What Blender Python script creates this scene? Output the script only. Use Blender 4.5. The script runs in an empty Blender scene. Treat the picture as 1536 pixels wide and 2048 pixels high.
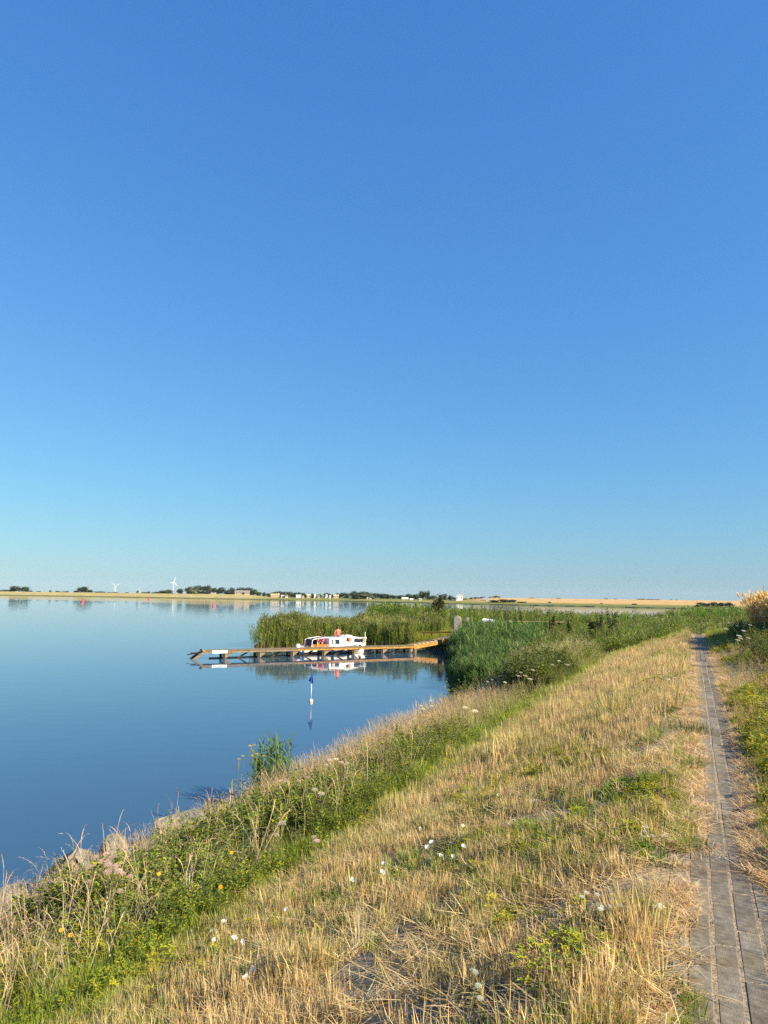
import bpy, bmesh, math, random
import numpy as np
from mathutils import Vector, Matrix, Euler

# ------------------------------------------------------------------ camera, sky, sun, exposure
SC = bpy.context.scene
COL = SC.collection
random.seed(7)
RNG = np.random.default_rng(11)
FPX = 1420.0
PITCH = math.atan(169 / FPX)
ROLL = 0.013
EYE = np.array([0, 0, 4.6])
cF = np.array([0, math.cos(PITCH), math.sin(PITCH)])
_U0 = np.array([0, -math.sin(PITCH), math.cos(PITCH)])
_X0 = np.array([1.0, 0, 0])
cR = math.cos(ROLL) * _X0 + math.sin(ROLL) * _U0
cU = -math.sin(ROLL) * _X0 + math.cos(ROLL) * _U0
cam_d = bpy.data.cameras.new('camera')
cam = bpy.data.objects.new('camera', cam_d)
COL.objects.link(cam)
M = Matrix.Identity(4)
for i in range(3):
    M[i][0], M[i][1], M[i][2], M[i][3] = cR[i], cU[i], -cF[i], EYE[i]
cam.matrix_world = M
cam_d.sensor_fit = 'VERTICAL'
cam_d.sensor_height = 36.0
cam_d.lens = 36.0 * FPX / 2048
cam_d.clip_start = 0.05
cam_d.clip_end = 30000
SC.camera = cam

SUN_AZ = math.radians(120)      # clockwise from the viewing direction (+Y)
SUN_EL = math.radians(33)
world = bpy.data.worlds.new('World')
SC.world = world
world.use_nodes = True
wn = world.node_tree
wn.nodes.clear()
sky = wn.nodes.new('ShaderNodeTexSky')
sky.sky_type = 'NISHITA'
sky.sun_disc = False
sky.sun_elevation = SUN_EL
sky.sun_rotation = SUN_AZ
sky.altitude = 0
sky.air_density = 1.7
sky.dust_density = 0.0
sky.ozone_density = 4.0
# tone curve of the whole sky, channel by channel (the phone compresses the bright horizon)
sep = wn.nodes.new('ShaderNodeSeparateColor'); com = wn.nodes.new('ShaderNodeCombineColor')
wn.links.new(sky.outputs[0], sep.inputs[0])
for ch, (g_, k_) in enumerate([(0.86, 0.1928), (0.76, 0.428), (0.50, 1.055)]):
    pw = wn.nodes.new('ShaderNodeMath'); pw.operation = 'POWER'; pw.inputs[1].default_value = g_
    ml = wn.nodes.new('ShaderNodeMath'); ml.operation = 'MULTIPLY'; ml.inputs[1].default_value = k_
    wn.links.new(sep.outputs[ch], pw.inputs[0]); wn.links.new(pw.outputs[0], ml.inputs[0]); wn.links.new(ml.outputs[0], com.inputs[ch])
bg = wn.nodes.new('ShaderNodeBackground')
bg.inputs['Strength'].default_value = 0.130
wo = wn.nodes.new('ShaderNodeOutputWorld')
wn.links.new(com.outputs[0], bg.inputs['Color'])
wn.links.new(bg.outputs[0], wo.inputs['Surface'])
sl = bpy.data.lights.new('sun', 'SUN')
sl.energy = 4.6
sl.angle = math.radians(0.53)
sl.color = (1.0, 0.86, 0.655)
sun = bpy.data.objects.new('sun', sl)
COL.objects.link(sun)
sd = Vector((math.sin(SUN_AZ) * math.cos(SUN_EL), math.cos(SUN_AZ) * math.cos(SUN_EL), math.sin(SUN_EL)))
sun.rotation_euler = sd.to_track_quat('Z', 'Y').to_euler()
sun.location = (30, -20, 40)
SC.view_settings.view_transform = 'Standard'
SC.view_settings.look = 'None'
SC.view_settings.gamma = 1.0
SC.view_settings.use_curve_mapping = False
SC.view_settings.exposure = 1.40
SC.render.engine = 'CYCLES'
SC.cycles.max_bounces = 6
SC.cycles.transparent_max_bounces = 4
SC.cycles.use_denoising = False

# ------------------------------------------------------------------ pixel helpers (photo pixels, 1536x2048)
def ray(px, py):
    return cF + (px - 768) / FPX * cR - (py - 1024) / FPX * cU
def onz(px, py, z):
    d = ray(px, py)
    return EYE + d * ((z - EYE[2]) / d[2])
def aty(px, py, Y):
    d = ray(px, py)
    return EYE + d * (Y / d[1])
def polar(px, Y, z):
    d = ray(px, 1190)
    return np.array([d[0] / d[1] * Y, Y, z])

# ------------------------------------------------------------------ helpers
def hash2(ix, iy, seed):
    h = (ix.astype(np.int64) * 374761393 + iy.astype(np.int64) * 668265263 + seed * 974634777) & 0xffffffff
    h = ((h ^ (h >> 13)) * 1274126177) & 0xffffffff
    return ((h ^ (h >> 16)) & 0xffff) / 65535.0
def vnoise(x, y, seed=0):
    x = np.asarray(x, float); y = np.asarray(y, float)
    ix = np.floor(x); iy = np.floor(y)
    fx = x - ix; fy = y - iy
    fx = fx * fx * (3 - 2 * fx); fy = fy * fy * (3 - 2 * fy)
    a = hash2(ix, iy, seed); b = hash2(ix + 1, iy, seed)
    c = hash2(ix, iy + 1, seed); d = hash2(ix + 1, iy + 1, seed)
    return (a * (1 - fx) + b * fx) * (1 - fy) + (c * (1 - fx) + d * fx) * fy
def fbm(x, y, seed=0, o=3):
    v = 0; a = 0.5; s = 0
    for k in range(o):
        v = v + a * vnoise(np.asarray(x) * 2 ** k, np.asarray(y) * 2 ** k, seed + k * 17); s += a; a *= 0.5
    return v / s
def sstep(a, b, x):
    t = np.clip((np.asarray(x, float) - a) / (b - a), 0, 1)
    return t * t * (3 - 2 * t)

def tag(o, label=None, cat=None, group=None, kind=None):
    if label: o['label'] = label
    if cat: o['category'] = cat
    if group: o['group'] = group
    if kind: o['kind'] = kind
    return o
def empty(name, loc, rz=0.0):
    o = bpy.data.objects.new(name, None)
    COL.objects.link(o)
    o.location = Vector([float(v) for v in loc]); o.rotation_euler.z = rz
    o.empty_display_size = 0.2
    return o
def link(name, me, parent=None, mat=None):
    o = bpy.data.objects.new(name, me)
    COL.objects.link(o)
    if parent is not None: o.parent = parent
    if mat is not None and not me.materials: me.materials.append(mat)
    return o
def children(o):
    return [c for c in bpy.data.objects if c.parent == o]
def copy_tree(o, parent=None):
    c = o.copy(); COL.objects.link(c); c.parent = parent
    for ch in o.children: copy_tree(ch, c)
    return c
def raw_mesh(name, V, F, cols=None, smooth=False):
    me = bpy.data.meshes.new(name)
    V = np.asarray(V, np.float32)
    me.from_pydata(V.tolist() if len(V) else [], [], F)
    if cols is not None:
        ca = me.color_attributes.new('Col', 'FLOAT_COLOR', 'POINT')
        C = np.ones((len(V), 4), np.float32); C[:, :3] = np.asarray(cols, np.float32)[:, :3]
        ca.data.foreach_set('color', C.ravel())
    if smooth: me.polygons.foreach_set('use_smooth', [True] * len(me.polygons))
    me.update()
    return me

class MB:
    """collects solid pieces and links them as one mesh object"""
    def __init__(s): s.V = []; s.F = []
    def add(s, V, F):
        o = len(s.V); s.V += [tuple(v) for v in V]; s.F += [tuple(i + o for i in f) for f in F]
    def box(s, c, size, rot=None):
        hx, hy, hz = size[0] / 2, size[1] / 2, size[2] / 2
        P = [Vector((x, y, z)) for x in (-hx, hx) for y in (-hy, hy) for z in (-hz, hz)]
        if rot is not None: P = [rot @ p for p in P]
        c = Vector(c)
        s.add([p + c for p in P], [(0, 1, 3, 2), (4, 6, 7, 5), (0, 4, 5, 1), (2, 3, 7, 6), (0, 2, 6, 4), (1, 5, 7, 3)])
    def beam(s, a, b, w, h, up=(0, 0, 1)):
        a = Vector(a); b = Vector(b); d = (b - a); L = d.length; d.normalize()
        up = Vector(up); y = up.cross(d)
        if y.length < 1e-4: y = Vector((0, 1, 0))
        y.normalize(); z = d.cross(y)
        R = Matrix((d, y, z)).transposed()
        s.box((a + b) / 2, (L, w, h), R)
    def tube(s, pts, r, n=8):
        pts = [Vector(p) for p in pts]
        if not hasattr(r, '__len__'): r = [r] * len(pts)
        rings = []
        for i, p in enumerate(pts):
            d = (pts[min(i + 1, len(pts) - 1)] - pts[max(i - 1, 0)]).normalized()
            a = d.orthogonal().normalized(); b = d.cross(a)
            rings.append([p + (a * math.cos(2 * math.pi * k / n) + b * math.sin(2 * math.pi * k / n)) * r[i] for k in range(n)])
        # keep rings from twisting
        for i in range(1, len(rings)):
            best = min(range(n), key=lambda q: (rings[i][q] - pts[i] - (rings[i - 1][0] - pts[i - 1])).length)
            rings[i] = rings[i][best:] + rings[i][:best]
        V = [v for rg in rings for v in rg]; F = []
        for i in range(len(rings) - 1):
            for k in range(n):
                F.append((i * n + k, i * n + (k + 1) % n, (i + 1) * n + (k + 1) % n, (i + 1) * n + k))
        F.append(tuple(range(n - 1, -1, -1))); F.append(tuple((len(rings) - 1) * n + k for k in range(n)))
        s.add(V, F)
    def lathe(s, prof, n=16, c=(0, 0, 0)):
        V = []; F = []
        for (r, z) in prof:
            for k in range(n):
                a = 2 * math.pi * k / n
                V.append((c[0] + r * math.cos(a), c[1] + r * math.sin(a), c[2] + z))
        for i in range(len(prof) - 1):
            for k in range(n):
                F.append((i * n + k, i * n + (k + 1) % n, (i + 1) * n + (k + 1) % n, (i + 1) * n + k))
        F.append(tuple(range(n - 1, -1, -1))); F.append(tuple((len(prof) - 1) * n + k for k in range(n)))
        s.add(V, F)
    def prism(s, poly, depth, mat4):
        """2D polygon (x,z) extruded along y by depth, then placed by mat4"""
        n = len(poly)
        V = [mat4 @ Vector((p[0], -depth / 2, p[1])) for p in poly] + [mat4 @ Vector((p[0], depth / 2, p[1])) for p in poly]
        F = [tuple(range(n)), tuple(range(2 * n - 1, n - 1, -1))]
        F += [(i, i + n, (i + 1) % n + n, (i + 1) % n) for i in range(n)]
        s.add(V, F)
    def build(s, name, mat, parent=None, smooth=False, bevel=0):
        me = bpy.data.meshes.new(name)
        me.from_pydata([tuple(v) for v in s.V], [], s.F)
        bm = bmesh.new(); bm.from_mesh(me)
        bmesh.ops.recalc_face_normals(bm, faces=bm.faces)
        if bevel: bmesh.ops.bevel(bm, geom=bm.edges[:], offset=bevel, segments=1, affect='EDGES')
        bm.to_mesh(me); bm.free()
        if smooth: me.polygons.foreach_set('use_smooth', [True] * len(me.polygons))
        me.materials.append(mat)
        return link(name, me, parent)

# ------------------------------------------------------------------ materials
def nmat(name):
    m = bpy.data.materials.new(name); m.use_nodes = True
    nt = m.node_tree; b = nt.nodes['Principled BSDF']
    return m, nt, b
def N(nt, t, **kw):
    n = nt.nodes.new(t)
    for k, v in kw.items():
        if k in n.inputs: n.inputs[k].default_value = v
        else: setattr(n, k, v)
    return n
def ramp(nt, fac, stops):
    r = nt.nodes.new('ShaderNodeValToRGB')
    e = r.color_ramp.elements
    while len(e) < len(stops): e.new(0.5)
    for i, (p, c) in enumerate(stops):
        e[i].position = p; e[i].color = (*c, 1) if len(c) == 3 else c
    nt.links.new(fac, r.inputs[0])
    return r.outputs[0]
def mixc(nt, fac, a, b, mode='MIX'):
    m = nt.nodes.new('ShaderNodeMix'); m.data_type = 'RGBA'; m.blend_type = mode
    for sock, v in ((m.inputs[0], fac), (m.inputs[6], a), (m.inputs[7], b)):
        if hasattr(v, 'is_linked'): nt.links.new(v, sock)
        elif hasattr(v, '__len__'): sock.default_value = (*v[:3], 1)
        else: sock.default_value = v
    return m.outputs[2]
def noisy(name, c1, c2, scale=8, rough=0.7, bump=0.0, detail=4, stretch=None, spec=0.3, c3=None, bscale=None):
    m, nt, b = nmat(name)
    tc = N(nt, 'ShaderNodeTexCoord')
    src = tc.outputs['Object']
    if stretch:
        mp = N(nt, 'ShaderNodeMapping'); mp.inputs['Scale'].default_value = stretch
        nt.links.new(src, mp.inputs[0]); src = mp.outputs[0]
    n = N(nt, 'ShaderNodeTexNoise', Scale=scale, Detail=detail); nt.links.new(src, n.inputs['Vector'])
    st = [(0.3, c1), (0.7, c2)] if c3 is None else [(0.28, c1), (0.5, c2), (0.72, c3)]
    nt.links.new(ramp(nt, n.outputs[0], st), b.inputs['Base Color'])
    b.inputs['Roughness'].default_value = rough
    b.inputs['Specular IOR Level'].default_value = spec
    if bump:
        n2 = N(nt, 'ShaderNodeTexNoise', Scale=bscale or scale * 3, Detail=5); nt.links.new(src, n2.inputs['Vector'])
        bp = N(nt, 'ShaderNodeBump', Strength=0.8, Distance=bump); nt.links.new(n2.outputs[0], bp.inputs['Height'])
        nt.links.new(bp.outputs[0], b.inputs['Normal'])
    return m
def plant_mat(name, trans=0.42, var=0.35, tintc=(0.5, 0.82, 0.35), rough=0.6):
    m, nt, b = nmat(name)
    a = N(nt, 'ShaderNodeAttribute', attribute_name='Col')
    ti = N(nt, 'ShaderNodeAttribute', attribute_type='INSTANCER', attribute_name='tint')
    oi = N(nt, 'ShaderNodeObjectInfo')
    c = mixc(nt, ti.outputs['Fac'], (1, 1, 1), tintc)
    c = mixc(nt, 1.0, a.outputs['Color'], c, 'MULTIPLY')
    mr = N(nt, 'ShaderNodeMapRange'); mr.inputs['To Min'].default_value = 1 - var; mr.inputs['To Max'].default_value = 1 + var
    nt.links.new(oi.outputs['Random'], mr.inputs['Value'])
    c = mixc(nt, 1.0, c, mr.outputs[0], 'MULTIPLY')
    nt.links.new(c, b.inputs['Base Color'])
    b.inputs['Roughness'].default_value = rough; b.inputs['Specular IOR Level'].default_value = 0.25
    tr = N(nt, 'ShaderNodeBsdfTranslucent'); nt.links.new(c, tr.inputs['Color'])
    mx = N(nt, 'ShaderNodeMixShader'); mx.inputs[0].default_value = trans
    nt.links.new(b.outputs[0], mx.inputs[1]); nt.links.new(tr.outputs[0], mx.inputs[2])
    nt.links.new(mx.outputs[0], nt.nodes['Material Output'].inputs['Surface'])
    return m
PM = plant_mat('plant_blades')
PMF = plant_mat('far_foliage', trans=0.1, var=0.22)
def flat(name, c, rough=0.6, spec=0.3, metal=0.0):
    return noisy(name, tuple(v * 0.88 for v in c), tuple(min(1, v * 1.08) for v in c), scale=5, rough=rough, spec=spec)

M_soil, nt, b = nmat('dike_soil')
tc = N(nt, 'ShaderNodeTexCoord')
n1 = N(nt, 'ShaderNodeTexNoise', Scale=1.6, Detail=6, Roughness=0.65); nt.links.new(tc.outputs['Object'], n1.inputs['Vector'])
n2 = N(nt, 'ShaderNodeTexNoise', Scale=22, Detail=6, Roughness=0.7); nt.links.new(tc.outputs['Object'], n2.inputs['Vector'])
n3 = N(nt, 'ShaderNodeTexNoise', Scale=120, Detail=3); nt.links.new(tc.outputs['Object'], n3.inputs['Vector'])
ca = ramp(nt, n2.outputs[0], [(0.25, (0.10, 0.08, 0.055)), (0.48, (0.27, 0.22, 0.155)), (0.75, (0.40, 0.335, 0.255))])
cb = ramp(nt, n2.outputs[0], [(0.3, (0.25, 0.195, 0.125)), (0.7, (0.44, 0.355, 0.24))])
f1 = ramp(nt, n1.outputs[0], [(0.42, (0, 0, 0)), (0.58, (1, 1, 1))])
zone = N(nt, 'ShaderNodeAttribute', attribute_name='Col')
cc = mixc(nt, f1, ca, cb)
sepz = N(nt, 'ShaderNodeSeparateColor'); nt.links.new(zone.outputs['Color'], sepz.inputs[0])
cg = ramp(nt, n2.outputs[0], [(0.3, (0.03, 0.035, 0.012)), (0.7, (0.10, 0.10, 0.035))])
cc = mixc(nt, sepz.outputs[0], cc, cg)
sp = ramp(nt, n3.outputs[0], [(0.3, (0.6, 0.6, 0.6)), (0.7, (1.25, 1.25, 1.25))])
cc = mixc(nt, 1.0, cc, sp, 'MULTIPLY')
nt.links.new(cc, b.inputs['Base Color']); b.inputs['Roughness'].default_value = 0.95; b.inputs['Specular IOR Level'].default_value = 0.1
bp = N(nt, 'ShaderNodeBump', Strength=1.0, Distance=0.03); nt.links.new(n2.outputs[0], bp.inputs['Height']); nt.links.new(bp.outputs[0], b.inputs['Normal'])

M_water, nt, b = nmat('lake_water')
b.inputs['Base Color'].default_value = (0.030, 0.070, 0.122, 1)
b.inputs['Roughness'].default_value = 0.015
b.inputs['IOR'].default_value = 1.333
b.inputs['Specular IOR Level'].default_value = 0.5
tc = N(nt, 'ShaderNodeTexCoord')
def mapn(scl, **kw):
    mp = N(nt, 'ShaderNodeMapping'); mp.inputs['Scale'].default_value = scl
    nt.links.new(tc.outputs['Object'], mp.inputs[0])
    n = N(nt, 'ShaderNodeTexNoise', **kw); nt.links.new(mp.outputs[0], n.inputs['Vector']); return n
wa = mapn((0.5, 1.3, 1), Scale=1.0, Detail=2)
wb = mapn((3.0, 6.0, 1), Scale=1.0, Detail=2)
wl = mapn((0.006, 0.035, 1), Scale=1.0, Detail=3)
lane = ramp(nt, wl.outputs[0], [(0.45, (0.12, 0.12, 0.12)), (0.60, (0.6, 0.6, 0.6)), (0.68, (1, 1, 1))])
b1 = N(nt, 'ShaderNodeBump', Strength=1.0, Distance=0.0048); nt.links.new(wa.outputs[0], b1.inputs['Height'])
b2 = N(nt, 'ShaderNodeBump', Distance=0.0016); nt.links.new(wb.outputs[0], b2.inputs['Height'])
sy = N(nt, 'ShaderNodeSeparateXYZ'); nt.links.new(tc.outputs['Object'], sy.inputs[0])
mr_ = N(nt, 'ShaderNodeMapRange'); mr_.inputs['From Min'].default_value = 80; mr_.inputs['From Max'].default_value = 380
mr_.inputs['To Min'].default_value = 0.0048; mr_.inputs['To Max'].default_value = 0.016
nt.links.new(sy.outputs[1], mr_.inputs['Value']); nt.links.new(mr_.outputs[0], b1.inputs['Distance'])
nt.links.new(lane, b2.inputs['Strength']); nt.links.new(b1.outputs[0], b2.inputs['Normal'])
nt.links.new(b2.outputs[0], b.inputs['Normal'])

M_bank, nt, b = nmat('far_bank_grass')
a = N(nt, 'ShaderNodeAttribute', attribute_name='Col')
tc = N(nt, 'ShaderNodeTexCoord')
n = mp = N(nt, 'ShaderNodeMapping'); mp.inputs['Scale'].default_value = (0.12, 0.35, 0.8)
nt.links.new(tc.outputs['Object'], mp.inputs[0])
n = N(nt, 'ShaderNodeTexNoise', Scale=1.0, Detail=6, Roughness=0.7); nt.links.new(mp.outputs[0], n.inputs['Vector'])
v = ramp(nt, n.outputs[0], [(0.3, (0.62, 0.66, 0.6)), (0.7, (1.3, 1.26, 1.2))])
nt.links.new(mixc(nt, 1.0, a.outputs['Color'], v, 'MULTIPLY'), b.inputs['Base Color'])
b.inputs['Roughness'].default_value = 0.95; b.inputs['Specular IOR Level'].default_value = 0.05

M_paver = noisy('paver_concrete', (0.115, 0.102, 0.080), (0.165, 0.148, 0.117), scale=26, rough=0.92, bump=0.004, bscale=170, c3=(0.235, 0.212, 0.17), detail=7)
nt = M_paver.node_tree; b = nt.nodes['Principled BSDF']; src_ = b.inputs['Base Color'].links[0].from_socket
oi = N(nt, 'ShaderNodeObjectInfo'); mr_ = N(nt, 'ShaderNodeMapRange'); mr_.inputs['To Min'].default_value = 0.74; mr_.inputs['To Max'].default_value = 1.22
nt.links.new(oi.outputs['Random'], mr_.inputs['Value'])
tc = N(nt, 'ShaderNodeNewGeometry'); ns_ = N(nt, 'ShaderNodeTexNoise', Scale=2.3, Detail=5, Roughness=0.7); nt.links.new(tc.outputs['Position'], ns_.inputs['Vector'])
stain = ramp(nt, ns_.outputs[0], [(0.38, (0.72, 0.66, 0.55)), (0.55, (1, 1, 1)), (0.72, (1.18, 1.12, 1.0))])
nt.links.new(mixc(nt, 1.0, mixc(nt, 1.0, src_, mr_.outputs[0], 'MULTIPLY'), stain, 'MULTIPLY'), b.inputs['Base Color'])
M_rock = noisy('revetment_rock', (0.075, 0.074, 0.066), (0.165, 0.158, 0.132), scale=3.2, rough=0.9, bump=0.05, bscale=9, c3=(0.25, 0.235, 0.185))
M_wood = noisy('weathered_wood', (0.09, 0.07, 0.045), (0.20, 0.15, 0.09), scale=4, rough=0.85, bump=0.01, stretch=(1, 6, 6), c3=(0.30, 0.23, 0.14))
M_wood_y = noisy('algae_yellow_wood', (0.14, 0.07, 0.02), (0.36, 0.19, 0.04), scale=3, rough=0.85, bump=0.01, stretch=(1, 5, 5), c3=(0.44, 0.28, 0.09))
M_wood_d = noisy('dark_wood', (0.018, 0.014, 0.011), (0.06, 0.042, 0.028), scale=5, rough=0.6)  # darker brown for piles, braces, waler and rear timbers
M_white = flat('white_gelcoat', (0.80, 0.79, 0.76), rough=0.25, spec=0.5)
M_whitep = flat('white_paint', (0.8, 0.8, 0.78), rough=0.5)
M_glass = flat('dark_window_glass', (0.02, 0.022, 0.03), rough=0.08, spec=0.6)
M_navy = flat('navy_canvas', (0.006, 0.006, 0.022), rough=0.9, spec=0.05)
M_teak = flat('varnished_wood', (0.36, 0.13, 0.035), rough=0.4)
M_black = flat('black_rubber', (0.015, 0.015, 0.015), rough=0.7)
M_steel = flat('stainless_steel', (0.6, 0.6, 0.58), rough=0.3)
M_red = flat('red_plastic', (0.50, 0.05, 0.06), rough=0.45)
M_blue = flat('blue_flag_cloth', (0.015, 0.09, 0.55), rough=0.7)
M_foam = flat('cream_float_foam', (0.80, 0.72, 0.52), rough=0.7)
M_skin = flat('sunburnt_skin', (0.62, 0.20, 0.11), rough=0.5)
M_hair = flat('brown_hair', (0.10, 0.035, 0.02), rough=0.6)
M_pink = flat('pink_shirt', (0.75, 0.05, 0.32), rough=0.8)
M_shorts = flat('dark_shorts', (0.04, 0.05, 0.10), rough=0.8)
M_yel = flat('yellow_cloth', (0.75, 0.45, 0.03), rough=0.8)
M_orange = flat('orange_cloth', (0.7, 0.16, 0.03), rough=0.8)
M_grey = noisy('grey_stone', (0.25, 0.22, 0.2), (0.42, 0.37, 0.33), scale=9, rough=0.9, bump=0.01)
M_brick = flat('beige_brick', (0.50, 0.36, 0.22), rough=0.9)
M_rooft = flat('grey_roof_tile', (0.20, 0.18, 0.17), rough=0.9)
M_bark = noisy('tree_bark', (0.06, 0.045, 0.03), (0.14, 0.10, 0.07), scale=6, rough=0.95, stretch=(4, 4, 1))
M_turb = flat('turbine_white', (0.52, 0.54, 0.56), rough=0.5)
M_tent = flat('pale_canvas', (0.55, 0.52, 0.42), rough=0.9)
M_lilac = flat('lilac_canvas', (0.26, 0.27, 0.40), rough=0.9)

# ------------------------------------------------------------------ terrain
UX, UY = math.sin(math.atan(0.434)), math.cos(math.atan(0.434))
OX = 0.03
def st2xy(s, t):
    return OX + UX * s - UY * t, UY * s + UX * t
def xy2st(x, y):
    return UX * (x - OX) + UY * y, -UY * (x - OX) + UX * y
LAND = np.array([(-11.5, 64.8), (-10.6, 63.4), (-6, 64.4), (-2, 65.2), (2, 64.4), (5.0, 63.6), (5.9, 61.5), (4.9, 52), (4.2, 45), (3.7, 38),
                 (4.8, 33), (12, 30), (40, 30), (150, 40), (150, 112), (100, 112), (60, 97), (34, 95), (26, 112), (16, 128), (6, 142), (-1, 146), (-3.4, 141),
                 (-3.2, 125), (-1.5, 100), (-0.5, 86), (-3, 79), (-9, 74), (-11.3, 68.5)])
def poly_sd(x, y):
    x = np.asarray(x, float); y = np.asarray(y, float)
    ins = np.zeros(x.shape, bool); dm = np.full(x.shape, 1e9)
    n = len(LAND)
    for i in range(n):
        ax, ay = LAND[i]; bx, by = LAND[(i + 1) % n]
        cr = ((ay > y) != (by > y)) & (x < (bx - ax) * (y - ay) / (by - ay + 1e-12) + ax)
        ins ^= cr
        ex, ey = bx - ax, by - ay
        k = np.clip(((x - ax) * ex + (y - ay) * ey) / (ex * ex + ey * ey), 0, 1)
        dm = np.minimum(dm, np.hypot(x - ax - k * ex, y - ay - k * ey))
    return np.where(ins, dm, -dm)
T_K = [-200, -60, -10, -5, -1.4, -0.5, 0.35, 0.7, 3.9, 8.0, 8.8, 10, 15, 200]
Z_K = [1.5, 2.6, 3.2, 3.3, 3.14, 3.003, 3.003, 2.90, 1.74, 0.42, 0.1, -0.7, -1.6, -1.8]
def H(x, y, micro=True):
    x = np.asarray(x, float); y = np.asarray(y, float)
    s, t = xy2st(x, y)
    zd = np.interp(t, T_K, Z_K)
    f = 1 - sstep(37, 56, s + np.clip(-t, 0, 30) * 0.2)
    land = -1.2 + 1.7 * sstep(-1.6, 0.6, poly_sd(x, y)) + 0.7 * sstep(16, 40, x) * sstep(110, 70, y)
    z = np.maximum(np.minimum(zd, -1.2 + (zd + 1.2) * f), land)
    if micro:
        w = sstep(0.35, 0.9, np.abs(t)) * (z > -0.5)
        z = z + w * (0.10 * (fbm(x * 0.9, y * 0.9, 3) - 0.5) + 0.05 * (vnoise(x * 5, y * 5, 5) - 0.5))
    return z
KS = 1.002 ** np.arange(0, 2600)
def ground_hit(px, py, h=0.0):
    P = EYE[None, :] + ray(px, py)[None, :] * KS[:, None]
    below = P[:, 2] < H(P[:, 0], P[:, 1], True) + h
    p = P[int(np.argmax(below))] if below.any() else P[-1]
    return np.array([p[0], p[1], float(H(p[0], p[1], True))])

sg = np.concatenate([np.linspace(-6, 12, 130), np.geomspace(12.2, 210, 130)])
tg = np.concatenate([np.linspace(-110, -9, 26), np.linspace(-8.5, -2, 18), np.linspace(-1.9, 10, 100), np.linspace(10.4, 75, 70)])
S, T = np.meshgrid(sg, tg, indexing='ij')
gx, gy = st2xy(S, T)
gz = H(gx, gy)
cover = np.clip(sstep(3.5, 4.5, T) + sstep(40, 50, S) + sstep(-1.0, -2.0, T), 0, 1)
ns, ntt = S.shape
V = np.stack([gx, gy, gz], -1).reshape(-1, 3)
idx = np.arange(ns * ntt).reshape(ns, ntt)
F = np.stack([idx[:-1, :-1], idx[1:, :-1], idx[1:, 1:], idx[:-1, 1:]], -1).reshape(-1, 4)[:, ::-1].tolist()
C = np.stack([cover, cover, cover], -1).reshape(-1, 3)
ground = link('ground', raw_mesh('ground', V, F, C, smooth=True), None, M_soil)
tag(ground, 'grassy dike slope and low reedy land running down to the lake', 'ground', kind='structure')

water = link('water', raw_mesh('water', [(-9000, -60, 0), (9000, -60, 0), (9000, 9000, 0), (-9000, 9000, 0)], [(0, 1, 2, 3)]), None, M_water)
tag(water, 'calm blue lake mirroring the sky and the jetty', 'water', kind='structure')

# ------------------------------------------------------------------ paved path with its stones
path = empty('path', (OX, 0, 2.99), 0)
tag(path, 'narrow path of grey concrete strips along the top of the dike', 'path', kind='structure')
ANG = math.atan2(UY, UX)
stone_me = []
for k in range(4):
    mb = MB(); mb.box((0, 0, 0), (0.4930, 0.0990, 0.07))
    o = mb.build('paving_stone', M_paver, None, bevel=0.006)
    me = o.data; bpy.data.objects.remove(o); stone_me.append(me)
CW = 0.1085
rs = random.Random(3)
far = MB()
for c in range(6):
    tc_ = 0.162 - CW * c + (0.0)
    off = rs.uniform(0, 0.5)
    for k in range(86):
        s0 = 1.2 + off + 0.5 * k
        tt = tc_ + rs.uniform(-.004, .004)
        zz = 2.9702 + rs.uniform(-.0014, .0014)
        if s0 > 42: continue
        if c < 2 and (s0 < 2.7 or s0 > (4.3 if c == 0 else 6.2)): continue
        x, y = st2xy(s0, tt)
        if s0 < 21:
            o = bpy.data.objects.new('paving_stone', stone_me[rs.randrange(4)])
            COL.objects.link(o); o.parent = path
            o.location = (x - OX, y, zz - 2.99)
            o.rotation_euler = (rs.uniform(-.02, .02), rs.uniform(-.006, .006), ANG + rs.uniform(-.006, .006))
        else:
            zg = float(H(x, y, False)); zg2 = float(H(*st2xy(s0 + 0.5, tt), False))
            a = math.atan2(zg2 - zg, 0.5)
            far.box((x - OX, y, zg - 0.02 - 2.99), (0.4930, 0.0990, 0.07), Euler((0, -a, ANG)).to_matrix())
o = far.build('far_paving_stones', M_paver, path); o['kind'] = 'stuff'

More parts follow.
